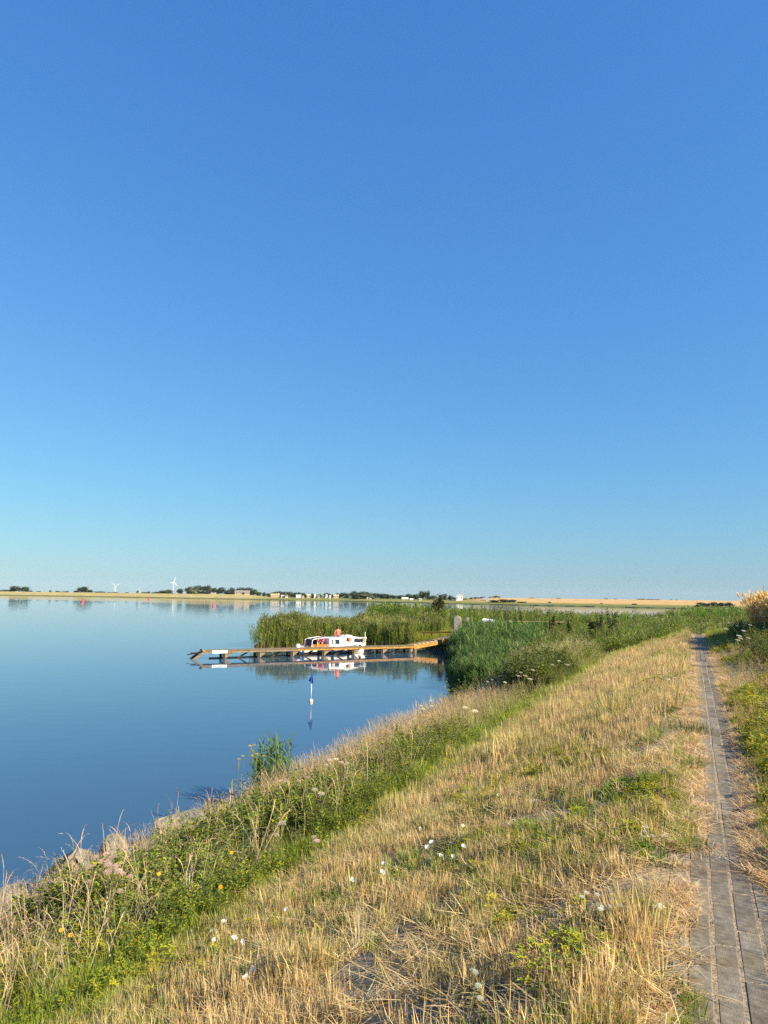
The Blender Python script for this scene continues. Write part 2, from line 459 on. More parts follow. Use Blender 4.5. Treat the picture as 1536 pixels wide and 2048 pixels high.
# ------------------------------------------------------------------ plants: a small builder
class Plant:
    def __init__(s): s.V = []; s.F = []; s.C = []
    def strip(s, pts, w, side, c0, c1):
        n = len(pts); o = len(s.V)
        for i, p in enumerate(pts):
            k = i / (n - 1)
            ww = w[i] if hasattr(w, '__len__') else w
            col = tuple(c0[j] * (1 - k) + c1[j] * k for j in range(3))
            p = Vector(p)
            if ww < 1e-5 and i == n - 1:
                s.V.append(tuple(p)); s.C.append(col)
            else:
                s.V.append(tuple(p - side * ww / 2)); s.V.append(tuple(p + side * ww / 2)); s.C += [col, col]
        for i in range(n - 1):
            a = o + 2 * i
            if i == n - 2 and len(s.V) - o == 2 * n - 1: s.F.append((a, a + 1, a + 2))
            else: s.F.append((a, a + 1, a + 3, a + 2))
    def leaf(s, base, d, L, w, col, up=Vector((0, 0, 1)), fold=0.15):
        d = Vector(d).normalized(); side = d.cross(up)
        if side.length < 1e-3: side = Vector((1, 0, 0))
        side.normalize(); nrm = side.cross(d)
        b = Vector(base); o = len(s.V)
        s.V += [tuple(b), tuple(b + d * L * .45 + side * w / 2 + nrm * w * fold), tuple(b + d * L - nrm * L * .12), tuple(b + d * L * .45 - side * w / 2 + nrm * w * fold)]
        s.C += [col] * 4
        s.F += [(o, o + 1, o + 2), (o, o + 2, o + 3)]
    def stem(s, pts, r, c0, c1):
        # three-sided thin stem
        n = len(pts); o = len(s.V)
        for i, p in enumerate(pts):
            p = Vector(p); k = i / (n - 1); rr = r * (1 - 0.6 * k)
            col = tuple(c0[j] * (1 - k) + c1[j] * k for j in range(3))
            for q in range(3):
                a = 2.094 * q
                s.V.append((p.x + rr * math.cos(a), p.y + rr * math.sin(a), p.z)); s.C.append(col)
        for i in range(n - 1):
            for q in range(3):
                s.F.append((o + i * 3 + q, o + i * 3 + (q + 1) % 3, o + i * 3 + 3 + (q + 1) % 3, o + i * 3 + 3 + q))
    def dome(s, c, r, col, up=Vector((0, 0, 1)), h=0.5, n=6):
        up = Vector(up).normalized(); a = up.orthogonal().normalized(); b = up.cross(a); c = Vector(c); o = len(s.V)
        s.V.append(tuple(c + up * r * h)); s.C.append(col)
        for k in range(n):
            t = 2 * math.pi * k / n
            s.V.append(tuple(c + (a * math.cos(t) + b * math.sin(t)) * r)); s.C.append(tuple(v * .85 for v in col))
        for k in range(n): s.F.append((o, o + 1 + k, o + 1 + (k + 1) % n))
    def mesh(s, name):
        me = raw_mesh(name, s.V, s.F, s.C); return me
    def build(s, name, parent=None, mat=None):
        return link(name, s.mesh(name), parent, mat or PM)

def arc(base, az, L, lean, droop, n=4):
    """points of a blade that leaves base leaning 'lean' rad from vertical and droops"""
    pts = [Vector(base)]; a = lean; p = Vector(base)
    for i in range(n):
        p = p + Vector((math.sin(a) * math.cos(az), math.sin(a) * math.sin(az), math.cos(a))) * L / n
        pts.append(p.copy()); a += droop / n
    return pts
def sidev(az, r): 
    q = az + math.pi / 2 + r.uniform(-.5, .5)
    return Vector((math.cos(q), math.sin(q), 0))
def jc(c, r, v=0.2):
    k = 1 + r.uniform(-v, v); return tuple(x * k * (1 + r.uniform(-.07, .07)) for x in c)

STRAW = (0.62, 0.465, 0.205); STRAW2 = (0.71, 0.55, 0.28); PALE = (0.75, 0.61, 0.38); TAN = (0.55, 0.37, 0.165)
GRN = (0.115, 0.17, 0.03); YGRN = (0.32, 0.31, 0.02); DGRN = (0.055, 0.095, 0.025); BGRN = (0.085, 0.155, 0.06); LGRN = (0.24, 0.29, 0.035)

def grass_tuft(seed, n, rad, h0, h1, w, lean, droop, pal, segs=3):
    r = random.Random(seed); P = Plant()
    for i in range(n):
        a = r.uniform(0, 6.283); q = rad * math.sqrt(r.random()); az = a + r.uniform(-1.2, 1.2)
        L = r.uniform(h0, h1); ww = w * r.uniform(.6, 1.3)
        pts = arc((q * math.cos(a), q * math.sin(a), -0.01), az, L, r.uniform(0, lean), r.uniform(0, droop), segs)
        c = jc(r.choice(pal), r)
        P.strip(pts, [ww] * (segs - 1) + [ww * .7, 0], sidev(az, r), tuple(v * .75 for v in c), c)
    return P
def mat_tuft(seed, n, rad, L0, L1, w, pal):
    r = random.Random(seed); P = Plant()
    for i in range(n):
        a = r.uniform(0, 6.283); q = rad * math.sqrt(r.random()); az = r.uniform(0, 6.283)
        L = r.uniform(L0, L1)
        pts = arc((q * math.cos(a), q * math.sin(a), r.uniform(0, .03)), az, L, r.uniform(1.25, 1.55), r.uniform(-.2, .35), 2)
        c = jc(r.choice(pal), r, .3)
        P.strip(pts, [w, w, w * .4], sidev(az, r), c, c)
    return P
def panicle_grass(seed, n, rad, h0, h1, pal, headc, w=0.0030, leafn=3):
    r = random.Random(seed); P = Plant()
    for i in range(n):
        a = r.uniform(0, 6.283); q = rad * math.sqrt(r.random()); az = a + r.uniform(-1, 1)
        L = r.uniform(h0, h1); lean = r.uniform(.02, .28)
        b0 = (q * math.cos(a), q * math.sin(a), -.02)
        pts = arc(b0, az, L * .75, lean, r.uniform(.0, .25), 3)
        c = jc(r.choice(pal), r)
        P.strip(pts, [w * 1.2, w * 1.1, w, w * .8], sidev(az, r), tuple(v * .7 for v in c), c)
        tip = pts[-1]; d0 = lean + .15
        hp = arc(tip, az, L * .32, d0, r.uniform(.3, 1.7), 5)
        hc = jc(headc, r)
        P.strip(hp, [w * .8, w * 1.3, w * 1.9, w * 1.6, w, 0], sidev(az, r), hc, hc)
        for k in range(7):
            p = hp[1 + k % 4].lerp(hp[2 + k % 4], r.random())
            d = (hp[min(k % 4 + 2, 5)] - hp[k % 4 + 1]).normalized() + Vector((r.uniform(-.6, .6), r.uniform(-.6, .6), r.uniform(-.5, .2)))
            P.leaf(p, d, r.uniform(.016, .034), .005, hc)
        for k in range(leafn):
            z = r.uniform(.1, .7); p = pts[0].lerp(pts[-1], z); a2 = r.uniform(0, 6.283)
            lp = arc(p, a2, r.uniform(.10, .24), r.uniform(.3, .8), r.uniform(.6, 1.6), 3)
            c2 = jc(r.choice(pal), r)
            P.strip(lp, [w * 1.5, w * 1.6, w, 0], sidev(a2, r), c2, c2)
    return P
def leafy_weed(seed, nst, rad, h0, h1, ll, lw, pal, stemc, per=16):
    r = random.Random(seed); P = Plant()
    for i in range(nst):
        a = r.uniform(0, 6.283); q = rad * math.sqrt(r.random()); az = a
        L = r.uniform(h0, h1)
        pts = arc((q * math.cos(a), q * math.sin(a), -.02), az, L, r.uniform(0, .35), r.uniform(-.1, .3), 3)
        P.stem(pts, .003, stemc, stemc)
        for k in range(per):
            z = r.uniform(.12, 1.0); j = min(2, int(z * 3)); p = pts[j].lerp(pts[j + 1], z * 3 - j)
            a2 = k * 2.4 + r.uniform(-.5, .5); el = r.uniform(-.2, .8)
            d = Vector((math.cos(a2) * math.cos(el), math.sin(a2) * math.cos(el), math.sin(el)))
            P.leaf(p, d, ll * r.uniform(.6, 1.2) * (1.15 - .5 * z), lw * r.uniform(.7, 1.2), jc(r.choice(pal), r, .3))
    return P
def cushion(seed, n, rad, h, ls, pal):
    r = random.Random(seed); P = Plant()
    for i in range(n):
        a = r.uniform(0, 6.283); q = rad * math.sqrt(r.random())
        lump = float(vnoise(math.cos(a) * q * 9 / max(rad, .2) * .6 + seed, math.sin(a) * q * 9 / max(rad, .2) * .6, 3))
        if n > 100 and lump < .34: continue
        z = h * (1 - (q / rad) ** 2) * r.uniform(.35, 1.05) * (.45 + .9 * lump) + .01
        c = jc(r.choice(pal), r, .3)
        for k in range(3):
            a2 = a + k * 2.1 + r.uniform(-.3, .3); el = r.uniform(-.1, .7)
            P.leaf((q * math.cos(a), q * math.sin(a), z), (math.cos(a2) * math.cos(el), math.sin(a2) * math.cos(el), math.sin(el)), ls * r.uniform(.7, 1.2), ls * .6, c)
    return P
def reed_tuft(seed, n, rad, h0, h1, pal, lowc, lw=0.03, ll=0.5, plume=None, per=8, leaffrom=.38):
    r = random.Random(seed); P = Plant()
    for i in range(n):
        a = r.uniform(0, 6.283); q = rad * math.sqrt(r.random()); az = r.gauss(2.6, .6)
        L = r.uniform(h0, h1)
        pts = arc((q * math.cos(a), q * math.sin(a), -.1), az, L, r.uniform(0, .12), r.uniform(0, .15), 3)
        c = jc(r.choice(pal), r)
        sd_ = sidev(az, r)
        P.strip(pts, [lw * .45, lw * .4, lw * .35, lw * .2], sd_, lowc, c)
        for k in range(per):
            z = leaffrom + (1 - leaffrom) * (k + r.random()) / per; j = min(2, int(z * 3)); p = pts[j].lerp(pts[j + 1], min(1, z * 3 - j))
            a2 = r.gauss(2.6, 1.1) if r.random() < .7 else r.uniform(0, 6.283)
            lp = arc(p, a2, ll * r.uniform(.7, 1.2), r.uniform(.25, .7), r.uniform(.5, 1.5), 3)
            c2 = jc(r.choice(pal), r, .25)
            P.strip(lp, [lw * .6, lw, lw * .7, 0], sidev(a2, r), c2, c2)
        if plume and r.random() < .8:
            tip = pts[-1]
            for k in range(5):
                lp = arc(tip, az + r.uniform(-.6, .6), .28 * r.uniform(.7, 1.1), .1 + r.uniform(0, .3), r.uniform(.3, 1.2), 3)
                P.strip(lp, [.01, .03, .022, 0], sidev(az, r), jc(plume, r), jc(plume, r))
    return P

def variants(name, fn, k, *a, **kw):
    col = bpy.data.collections.new(name + '_kinds')
    for i in range(k):
        me = fn(100 + i * 7, *a, **kw).mesh(name + '_clump')
        me.materials.append(kw.get('mat', PM) if False else PM)
        o = bpy.data.objects.new('%s_clump_%02d' % (name, i), me); col.objects.link(o)
    return col, k

def scatter(name, kinds, s, t, scl, label, cat, tint=None, tilt=0.15, xy=None, lift=0.0):
    col, k = kinds
    if xy is None: x, y = st2xy(np.asarray(s), np.asarray(t))
    else: x, y = xy
    z = H(x, y) + lift
    keep = z > -0.45
    # nothing grows on the paved strip's middle unless it is asked for
    n = int(keep.sum())
    P = np.stack([x, y, z], -1)[keep].astype(np.float32)
    scl = np.broadcast_to(np.asarray(scl, float), x.shape)[keep] * RNG.uniform(.75, 1.25, n)
    rot = np.stack([RNG.normal(0, tilt, n), RNG.normal(0, tilt, n), RNG.uniform(0, 6.283, n)], -1)
    tn = np.zeros(n) if tint is None else np.clip(np.broadcast_to(tint, x.shape)[keep], 0, 1)
    me = bpy.data.meshes.new(name); me.vertices.add(n); me.vertices.foreach_set('co', P.ravel())
    me.attributes.new('rot', 'FLOAT_VECTOR', 'POINT').data.foreach_set('vector', rot.astype(np.float32).ravel())
    me.attributes.new('scl', 'FLOAT', 'POINT').data.foreach_set('value', scl.astype(np.float32))
    me.attributes.new('tint', 'FLOAT', 'POINT').data.foreach_set('value', tn.astype(np.float32))
    me.attributes.new('idx', 'INT', 'POINT').data.foreach_set('value', RNG.integers(0, k, n).astype(np.int32))
    me.materials.append(PM)
    o = link(name, me)
    ng = bpy.data.node_groups.new(name + '_spread', 'GeometryNodeTree')
    ng.interface.new_socket('Geometry', in_out='INPUT', socket_type='NodeSocketGeometry')
    ng.interface.new_socket('Geometry', in_out='OUTPUT', socket_type='NodeSocketGeometry')
    gi = ng.nodes.new('NodeGroupInput'); go = ng.nodes.new('NodeGroupOutput')
    ci = ng.nodes.new('GeometryNodeCollectionInfo'); ci.inputs['Collection'].default_value = col
    ci.inputs['Separate Children'].default_value = True; ci.inputs['Reset Children'].default_value = True
    ip = ng.nodes.new('GeometryNodeInstanceOnPoints'); ip.inputs['Pick Instance'].default_value = True
    def att(nm, ty):
        a = ng.nodes.new('GeometryNodeInputNamedAttribute'); a.data_type = ty; a.inputs['Name'].default_value = nm; return a.outputs[0]
    L = ng.links.new
    L(gi.outputs[0], ip.inputs['Points']); L(ci.outputs[0], ip.inputs['Instance'])
    L(att('idx', 'INT'), ip.inputs['Instance Index']); L(att('rot', 'FLOAT_VECTOR'), ip.inputs['Rotation']); L(att('scl', 'FLOAT'), ip.inputs['Scale'])
    L(ip.outputs[0], go.inputs[0])
    md = o.modifiers.new('spread', 'NODES'); md.node_group = ng
    tag(o, label, cat, kind='stuff')
    return o
def logs(n, s0, s1, t0, t1):
    u = RNG.random(n)
    return s0 * (s1 / s0) ** u, RNG.uniform(t0, t1, n)
def where(m, *a): return [np.asarray(v)[m] for v in a]

# ---- kinds
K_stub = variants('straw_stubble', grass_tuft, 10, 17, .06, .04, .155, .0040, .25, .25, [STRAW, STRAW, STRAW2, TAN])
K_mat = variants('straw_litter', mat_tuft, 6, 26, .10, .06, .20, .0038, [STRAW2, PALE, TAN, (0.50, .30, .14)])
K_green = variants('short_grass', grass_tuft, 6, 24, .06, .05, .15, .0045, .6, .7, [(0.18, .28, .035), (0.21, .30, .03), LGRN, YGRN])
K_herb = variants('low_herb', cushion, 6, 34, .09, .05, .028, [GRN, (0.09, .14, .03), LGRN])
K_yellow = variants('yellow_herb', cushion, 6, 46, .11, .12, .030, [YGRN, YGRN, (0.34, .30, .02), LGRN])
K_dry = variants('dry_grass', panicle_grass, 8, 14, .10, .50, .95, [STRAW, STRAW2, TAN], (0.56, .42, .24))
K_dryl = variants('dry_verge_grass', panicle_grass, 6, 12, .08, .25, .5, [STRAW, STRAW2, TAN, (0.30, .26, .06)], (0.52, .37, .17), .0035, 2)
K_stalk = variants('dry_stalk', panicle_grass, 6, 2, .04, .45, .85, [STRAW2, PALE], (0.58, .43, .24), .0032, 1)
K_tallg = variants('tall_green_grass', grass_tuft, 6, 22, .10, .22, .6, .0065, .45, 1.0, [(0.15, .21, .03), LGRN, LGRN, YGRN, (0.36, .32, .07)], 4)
K_weed = variants('leafy_weed', leafy_weed, 8, 6, .10, .28, .62, .085, .032, [(0.14, .20, .03), LGRN, (0.10, .15, .03), (0.21, .27, .03), YGRN], (0.14, .15, .04))
K_weedd = variants('dark_weed', leafy_weed, 6, 8, .14, .4, .8, .09, .035, [(0.11, .155, .035), (0.15, .19, .045), GRN, (0.20, .20, .05)], (0.12, .10, .04), 18)
K_reed = variants('reed', reed_tuft, 8, 9, .30, 1.8, 2.5, [(0.14, .22, .035), (0.20, .28, .045), (0.28, .30, .06)], (0.56, .41, .18), .032, .5, (0.34, .27, .13))
K_reedb = variants('green_reed', reed_tuft, 8, 9, .28, 1.5, 2.3, [(0.085, .15, .05), (0.10, .17, .05), (0.14, .21, .05), (0.18, .24, .055)], (0.16, .16, .06), .046, .58, None, 9, .10)
K_gold = variants('golden_reed', reed_tuft, 6, 18, .24, 1.5, 2.1, [(0.66, .44, .15), (0.72, .51, .20)], (0.42, .24, .09), .016, .35, (0.78, .58, .26), 3, .4)

# ---- mown slope between path and rough grass
s, t = logs(21000, 1.6, 46, .25, 4.0)
x, y = st2xy(s, t)
d1 = fbm(x * 1.1, y * 1.1, 21)
bare = np.clip(sstep(.44, .56, d1) + .55 * sstep(.40, .50, d1) * sstep(2.6, 1.2, t), 0, 1) * sstep(14, 6, s) * sstep(3.7, 2.2, t)
grn = sstep(.50, .66, fbm(x * 1.3, y * 1.3, 41)) * .7 + sstep(3.0, 3.9, t) * .8
m = RNG.random(len(s)) > np.clip(bare * .93 + sstep(.9, .2, t) * .55, 0, .97)
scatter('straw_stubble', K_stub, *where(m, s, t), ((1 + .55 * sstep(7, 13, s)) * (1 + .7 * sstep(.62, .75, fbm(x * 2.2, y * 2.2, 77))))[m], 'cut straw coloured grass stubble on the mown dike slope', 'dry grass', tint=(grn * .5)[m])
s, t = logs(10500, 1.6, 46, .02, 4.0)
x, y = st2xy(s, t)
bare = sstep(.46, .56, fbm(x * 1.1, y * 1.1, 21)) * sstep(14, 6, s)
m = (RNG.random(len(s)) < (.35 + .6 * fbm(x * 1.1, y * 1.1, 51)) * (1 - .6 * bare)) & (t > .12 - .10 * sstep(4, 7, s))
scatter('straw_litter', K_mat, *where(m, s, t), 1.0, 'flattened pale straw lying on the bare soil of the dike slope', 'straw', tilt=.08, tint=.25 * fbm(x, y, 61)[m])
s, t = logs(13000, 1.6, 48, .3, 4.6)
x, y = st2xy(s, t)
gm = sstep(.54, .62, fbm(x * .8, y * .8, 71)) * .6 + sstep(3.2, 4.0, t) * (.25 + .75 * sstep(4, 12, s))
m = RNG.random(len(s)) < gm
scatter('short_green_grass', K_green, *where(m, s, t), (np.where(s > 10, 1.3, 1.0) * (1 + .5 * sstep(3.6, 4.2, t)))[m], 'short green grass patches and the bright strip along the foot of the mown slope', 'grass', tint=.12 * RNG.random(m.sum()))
s, t = logs(7000, 1.6, 40, .3, 4.2)
x, y = st2xy(s, t)
m = RNG.random(len(s)) < sstep(.54, .64, fbm(x * 1.2, y * 1.2, 81))
scatter('low_herbs', K_herb, *where(m, s, t), .9, 'small green leafy herbs between the straw on the slope', 'herbs')
s, t = logs(6500, 1.6, 44, .3, 4.0)
x, y = st2xy(s, t)
m = RNG.random(len(s)) < sstep(.54, .64, fbm(x * .55, y * .55, 91)) * (.25 + .75 * sstep(5, 10, s))
scatter('yellow_green_herbs', K_yellow, *where(m, s, t), .8, 'yellow green low herb patches in the far half of the mown slope', 'herbs')

s, t = RNG.uniform(33, 54, 4500), RNG.uniform(-1.6, 4.6, 4500)
m = (np.abs(t + .17) > .45 + .1 * (s > 44)) & (RNG.random(4500) < sstep(33, 40, s))
scatter('far_slope_grass', K_green, *where(m, s, t), 2.2, 'yellow green grass on the crest where the slope drops out of sight', 'grass', tint=(.2 * RNG.random(4500))[m])
# ---- rough grass between the mown slope and the rocks
s, t = logs(9500, 1.2, 46, 4.3, 8.9)
x, y = st2xy(s, t)
far_ = sstep(10.5, 14, s); 
den = (1 - far_) * np.where(t > 6.4, .42, .13) + far_ * np.clip(.30 + .9 * sstep(4.8, 6.0, t) * sstep(.26, .48, fbm(x * .5, y * .5, 101)), 0, 1)
m = (RNG.random(len(s)) < den) & (t < 8.9 - .25 * far_)
scatter('tall_dry_grass', K_dry, *where(m, s, t), (np.clip(.50 + .10 * (t - 4.3), .45, .85) * (.62 + .25 * far_ + .18 * sstep(15, 20, s)))[m], 'tall dry grass with nodding seed heads above the lake shore', 'dry grass', tint=(.45 * sstep(6.4, 4.8, t) + .2 * RNG.random(len(s)))[m], tilt=.14)
s, t = logs(9000, 1.2, 48, 3.55, 8.0)
x, y = st2xy(s, t)
m = (RNG.random(len(s)) < np.clip(.95 - .85 * sstep(4.4, 5.0, t), .1, 1)) & (t > 3.85 + .4 * sstep(6, 12, s) - .3 * sstep(7, 4, s) + .25 * (vnoise(x * 1.4, y * 1.4, 6) - .5))
scatter('rough_green_grass', K_tallg, *where(m, s, t), (np.clip(.35 + .22 * (t - 3.85), .3, .85) * (.8 + .3 * sstep(8, 14, s)))[m], 'knee high green grass along the lower part of the dike slope', 'grass', tint=(.1 * RNG.random(len(s)))[m])
s, t = logs(9000, 1.2, 48, 4.0, 8.2)
x, y = st2xy(s, t)
m = RNG.random(len(s)) < np.clip((sstep(.36, .54, fbm(x * .7, y * .7, 111)) * (1 - .72 * sstep(11, 15, s) - .2 * sstep(15, 18, s))) * sstep(3.8, 4.4, t) * sstep(7.6, 6.4, t + .4 * sstep(10, 14, s)), 0, 1)
scatter('leafy_weeds', K_weed, *where(m, s, t), (np.clip(.5 + .25 * (t - 4.0), .5, 1.0) * (1.0 + .15 * sstep(10, 18, s)))[m], 'leafy green weeds growing among the rough grass above the shore', 'weeds')
s, t = logs(3600, 1.2, 46, 3.7, 7.0)
x, y = st2xy(s, t)
m = RNG.random(len(s)) < sstep(.50, .60, fbm(x * .9, y * .9, 121))
scatter('yellow_herb_fringe', K_yellow, *where(m, s, t), 1.2, 'yellow green herbs fringing the rough grass', 'herbs')
s, t = logs(1100, 1.6, 12, 4.4, 8.4)
scatter('single_dry_stalks', K_stalk, s, t, 1.0, 'thin single dry grass stalks rising from the weeds at lower left', 'dry grass', tilt=.22)

# ---- right-hand verge
s, t = logs(7500, 2.0, 42, -4.5, -.24)
edge = -.28 - .11 * sstep(4.8, 8, s) - .25 * sstep(4.9, 4.2, s) - .10 * (vnoise(s * 2.2, 0 * s, 5))
m = (t < edge) & (RNG.random(len(s)) < .5 + .5 * fbm(s * .6, t * .9, 131))
scatter('verge_dry_grass', K_dryl, *where(m, s, t), np.clip(.34 + .35 * (-t - .35), .32, 1.1)[m], 'dry grass leaning over the right edge of the path', 'dry grass', tint=(.7 * sstep(.4, .6, fbm(s * .4, t, 141)))[m], tilt=.32)
s, t = logs(6500, 2.0, 44, -4.5, -.36)
m = (RNG.random(len(s)) < sstep(.36, .56, fbm(s * .35, t * .8, 151)))
scatter('verge_green_grass', K_tallg, *where(m, s, t), np.clip(.3 + .3 * (-t - .3), .3, .9)[m], 'green grass of the verge right of the path', 'grass', tint=(.2 * RNG.random(len(s)))[m])
s, t = logs(3200, 4.0, 46, -3.4, -.5)
m = (RNG.random(len(s)) < .55 * sstep(.50, .70, fbm(s * .45, t * .9, 161)))
scatter('verge_yellow_herbs', K_yellow, *where(m, s, t), 1.5, 'bushy yellow green herbs on the verge right of the path', 'herbs')
s, t = logs(4500, 2.0, 42, -.62, -.25)
m = t < -.25 - .11 * sstep(4.8, 8, s) - .22 * sstep(4.9, 4.2, s)
scatter('verge_straw', K_mat, *where(m, s, t), .8, 'pale straw lying along the right edge of the path', 'straw', tilt=.08)
s = RNG.uniform(16, 36, 1400); t = RNG.uniform(-5.5, -1.4, 1400)
scatter('verge_shade_weeds', K_weedd, s, t, .85, 'dark leafy weeds filling in the shade at the foot of the golden reeds', 'weeds')  # dark leaves, added partly to stand in for dense shade under the reeds
s = RNG.uniform(25, 33.5, 2200); t = RNG.uniform(-9, -1.9, 2200)
m = t < -2.5 + .06 * (s - 30) + .25 * (vnoise(s * .8, s * 0, 3) - .5)
scatter('golden_reeds', K_gold, *where(m, s, t), (.72 + .08 * np.clip(-t - 2.7, 0, 3))[m], 'dense stand of tall golden dried reeds right of the path', 'reeds')

# ---- straw and grass creeping over the stones
s, t = logs(2600, 2.2, 40, -.10, .26)
m = RNG.random(len(s)) < sstep(.5, .62, fbm(s * 1.4, t * 3, 171)) * sstep(.02, .2, t) + sstep(4.5, 7, s) * sstep(-.05, .03, t) * .8
scatter('path_edge_straw', K_mat, *where(m, s, t), .72, 'dry straw lying over the left edge of the path', 'straw', tilt=.06)
m = RNG.random(len(s)) < sstep(.52, .62, fbm(s * 1.1, t * 3, 181)) * sstep(.0, .15, t)
scatter('path_edge_grass', K_green, *where(m, s, t), .6, 'small green grass growing over the left edge of the path', 'grass')

# ---- low land beyond: reeds and brush
def land_pts(n, x0, x1, y0, y1):
    return RNG.uniform(x0, x1, n), RNG.uniform(y0, y1, n)
def cap(x, y, off, hmin=.5, hmax=2.6, unit=2.2):
    """plant scale that brings tops of plants of 'unit' height to the sight line 'off' photo pixels under the horizon"""
    return np.clip(4.6 - off * y / FPX - H(x, y), hmin, hmax) / unit
def px_of(x, y): return 768 + FPX * x / y
x, y = land_pts(9000, -13.5, 6, 62, 80)
sd_ = poly_sd(x, y)
gap = sstep(2.2, 3.2, x) * sstep(74, 70, y)
m = (sd_ > -.9) & (sd_ < 9) & (x > -11.5 + .5 * vnoise(y, x * 0, 4)) & (RNG.random(len(x)) < 1 - gap) & (RNG.random(len(x)) < .62)
pq = px_of(x, y); hv = (.66 + .7 * fbm(x * .5, y * .5, 19)) * np.interp(pq, [500, 530, 590, 640, 710, 750, 840], [.85, 1.08, 1.06, .84, .84, 1.04, .95])
scatter('island_reeds', K_reed, None, None, hv[m] * .74, 'tall yellow green reeds standing in the water behind the boat', 'reeds', xy=where(m, x, y), tint=.3 * fbm(x * .3, y * .3, 7)[m], tilt=.10)
x, y = land_pts(3000, 1.8, 8, 61.5, 77)
m = poly_sd(x, y) > 0.1
scatter('landing_grass', K_tallg, None, None, 1.6, 'yellow green grass behind the landing of the jetty ramp', 'grass', xy=where(m, x, y), tint=0)
x, y = land_pts(15000, -5, 62, 74, 147)
sd_ = poly_sd(x, y); pp = px_of(x, y)
off = np.interp(pp, [740, 860, 1000, 1150, 1300, 1340, 1400, 1480], [25, 27, 30, 33, 34, 27, 22, 22])
m = (sd_ > -1.0) & (pp > 738 + 8 * vnoise(y * .6, x * 0, 2)) & (RNG.random(len(x)) < np.where(sd_ < 7, .75, .35))
hs_ = cap(x, y, off)
scatter('spit_reeds', K_reed, None, None, (hs_ * .95)[m], 'green reed fringe along the far edge of the low spit', 'reeds', xy=where(m, x, y), tint=(.15 + .6 * sstep(.4, .6, fbm(x * .08, y * .08, 9)))[m], tilt=.08)
x, y = land_pts(7500, 2.0, 17, 31, 62)
ss, tt = xy2st(x, y)
m = (tt > 4.9 + 1.2 * vnoise(x * .5, y * .5, 3)) & (poly_sd(x, y) > -1.1) & (ss > 30) & (px_of(x, y) < 1030 + 70 * vnoise(y * .7, x * .3, 8)) & (px_of(x, y) > 890 + 26 * vnoise(y * .9, x * 0, 9))
hh_ = np.interp(y, [31, 36, 44, 50, 60], [.36, .46, .56, .74, .76]) * (.55 + .45 * sstep(895, 945, px_of(x, y))) * (.70 + .6 * fbm(x * .5, y * .5, 23))
scatter('shore_reeds', K_reedb, None, None, hh_[m], 'dense blue green reeds on the shore beside the jetty landing', 'reeds', xy=where(m, x, y), tint=(.4 * fbm(x * .4, y * .4, 7))[m], tilt=.14)
# mixed brush on the foot of the dike and the low land behind it
s, t = RNG.uniform(25, 60, 16000), RNG.uniform(3.8, 11, 16000)
x, y = st2xy(s, t); pp = px_of(x, y)
q = fbm(x * .35, y * .35, 13); g_ = H(x, y)
off = np.interp(pp, [850, 1000, 1060, 1150, 1240, 1300], [66, 60, 54, 50, 50, 50])
cp = cap(x, y, off, .25, 2.0, 1.0)
ok = (g_ > .1) & (t > 4.3 - .3 * sstep(30, 40, s)) & (RNG.random(len(x)) < np.where((px_of(x, y) < 1030) & (t > 4.8), .02, 1))
rise = sstep(3.9, 5.6, t) * (.55 + .6 * fbm(x * .8, y * .8, 29))
m = ok & (q > .46) & (RNG.random(len(x)) < .55)
scatter('brush_weeds', K_weedd, None, None, np.clip(np.minimum(cp / .75, 2.0) * rise, .4, 2.0)[m], 'dark brushy weeds on the low land beyond the dike', 'brush', xy=where(m, x, y), tint=0)
m = ok & (q < .52) & (RNG.random(len(x)) < .5)
scatter('brush_grass', K_dry, None, None, np.clip(np.minimum(cp / .95, 1.6) * rise, .4, 1.5)[m], 'tall pale grass on the low land beyond the dike', 'grass', xy=where(m, x, y), tint=.75 * RNG.random(m.sum()) + .1)
m = ok & (RNG.random(len(x)) < .4)
scatter('brush_green', K_weed, None, None, np.clip(np.minimum(cp / .6, 2.2) * rise, .4, 2.2)[m], 'green leafy brush on the low land beyond the dike', 'brush', xy=where(m, x, y), tint=(.3 * RNG.random(m.sum())))
s, t = RNG.uniform(42, 85, 12000), RNG.uniform(-16, 10, 12000)
x, y = st2xy(s, t); pp = px_of(x, y); ok = (H(x, y) > .1) & (np.abs(t + .1) > .5 - .5 * sstep(44, 46, s))
off = np.interp(pp, [1000, 1150, 1250, 1330, 1400, 1480], [44, 44, 42, 38, 30, 26])
q = fbm(x * .25, y * .25, 33); cp = cap(x, y, off, .2, 1.8, 1.0) * (.6 + .5 * fbm(x * .6, y * .6, 37))
m = ok & (q > .5) & (RNG.random(len(x)) < .6)
scatter('path_end_brush', K_weed, None, None, np.clip(cp / .6, .4, 2.4)[m], 'green weeds and brush where the path drops out of sight', 'brush', xy=where(m, x, y))
m = ok & (q < .54) & (s > 46) & (RNG.random(len(x)) < .55)
scatter('path_end_reeds', K_reed, None, None, np.clip(cp / 2.2, .2, 1.0)[m], 'grey green reeds beyond the end of the path', 'reeds', xy=where(m, x, y), tint=.35, tilt=.08)
m = ok & (s < 60) & (RNG.random(len(x)) < .5)
scatter('path_end_grass', K_tallg, None, None, np.clip(cp / .5, .5, 1.8)[m], 'yellow green grass around the far end of the path', 'grass', xy=where(m, x, y), tint=0)

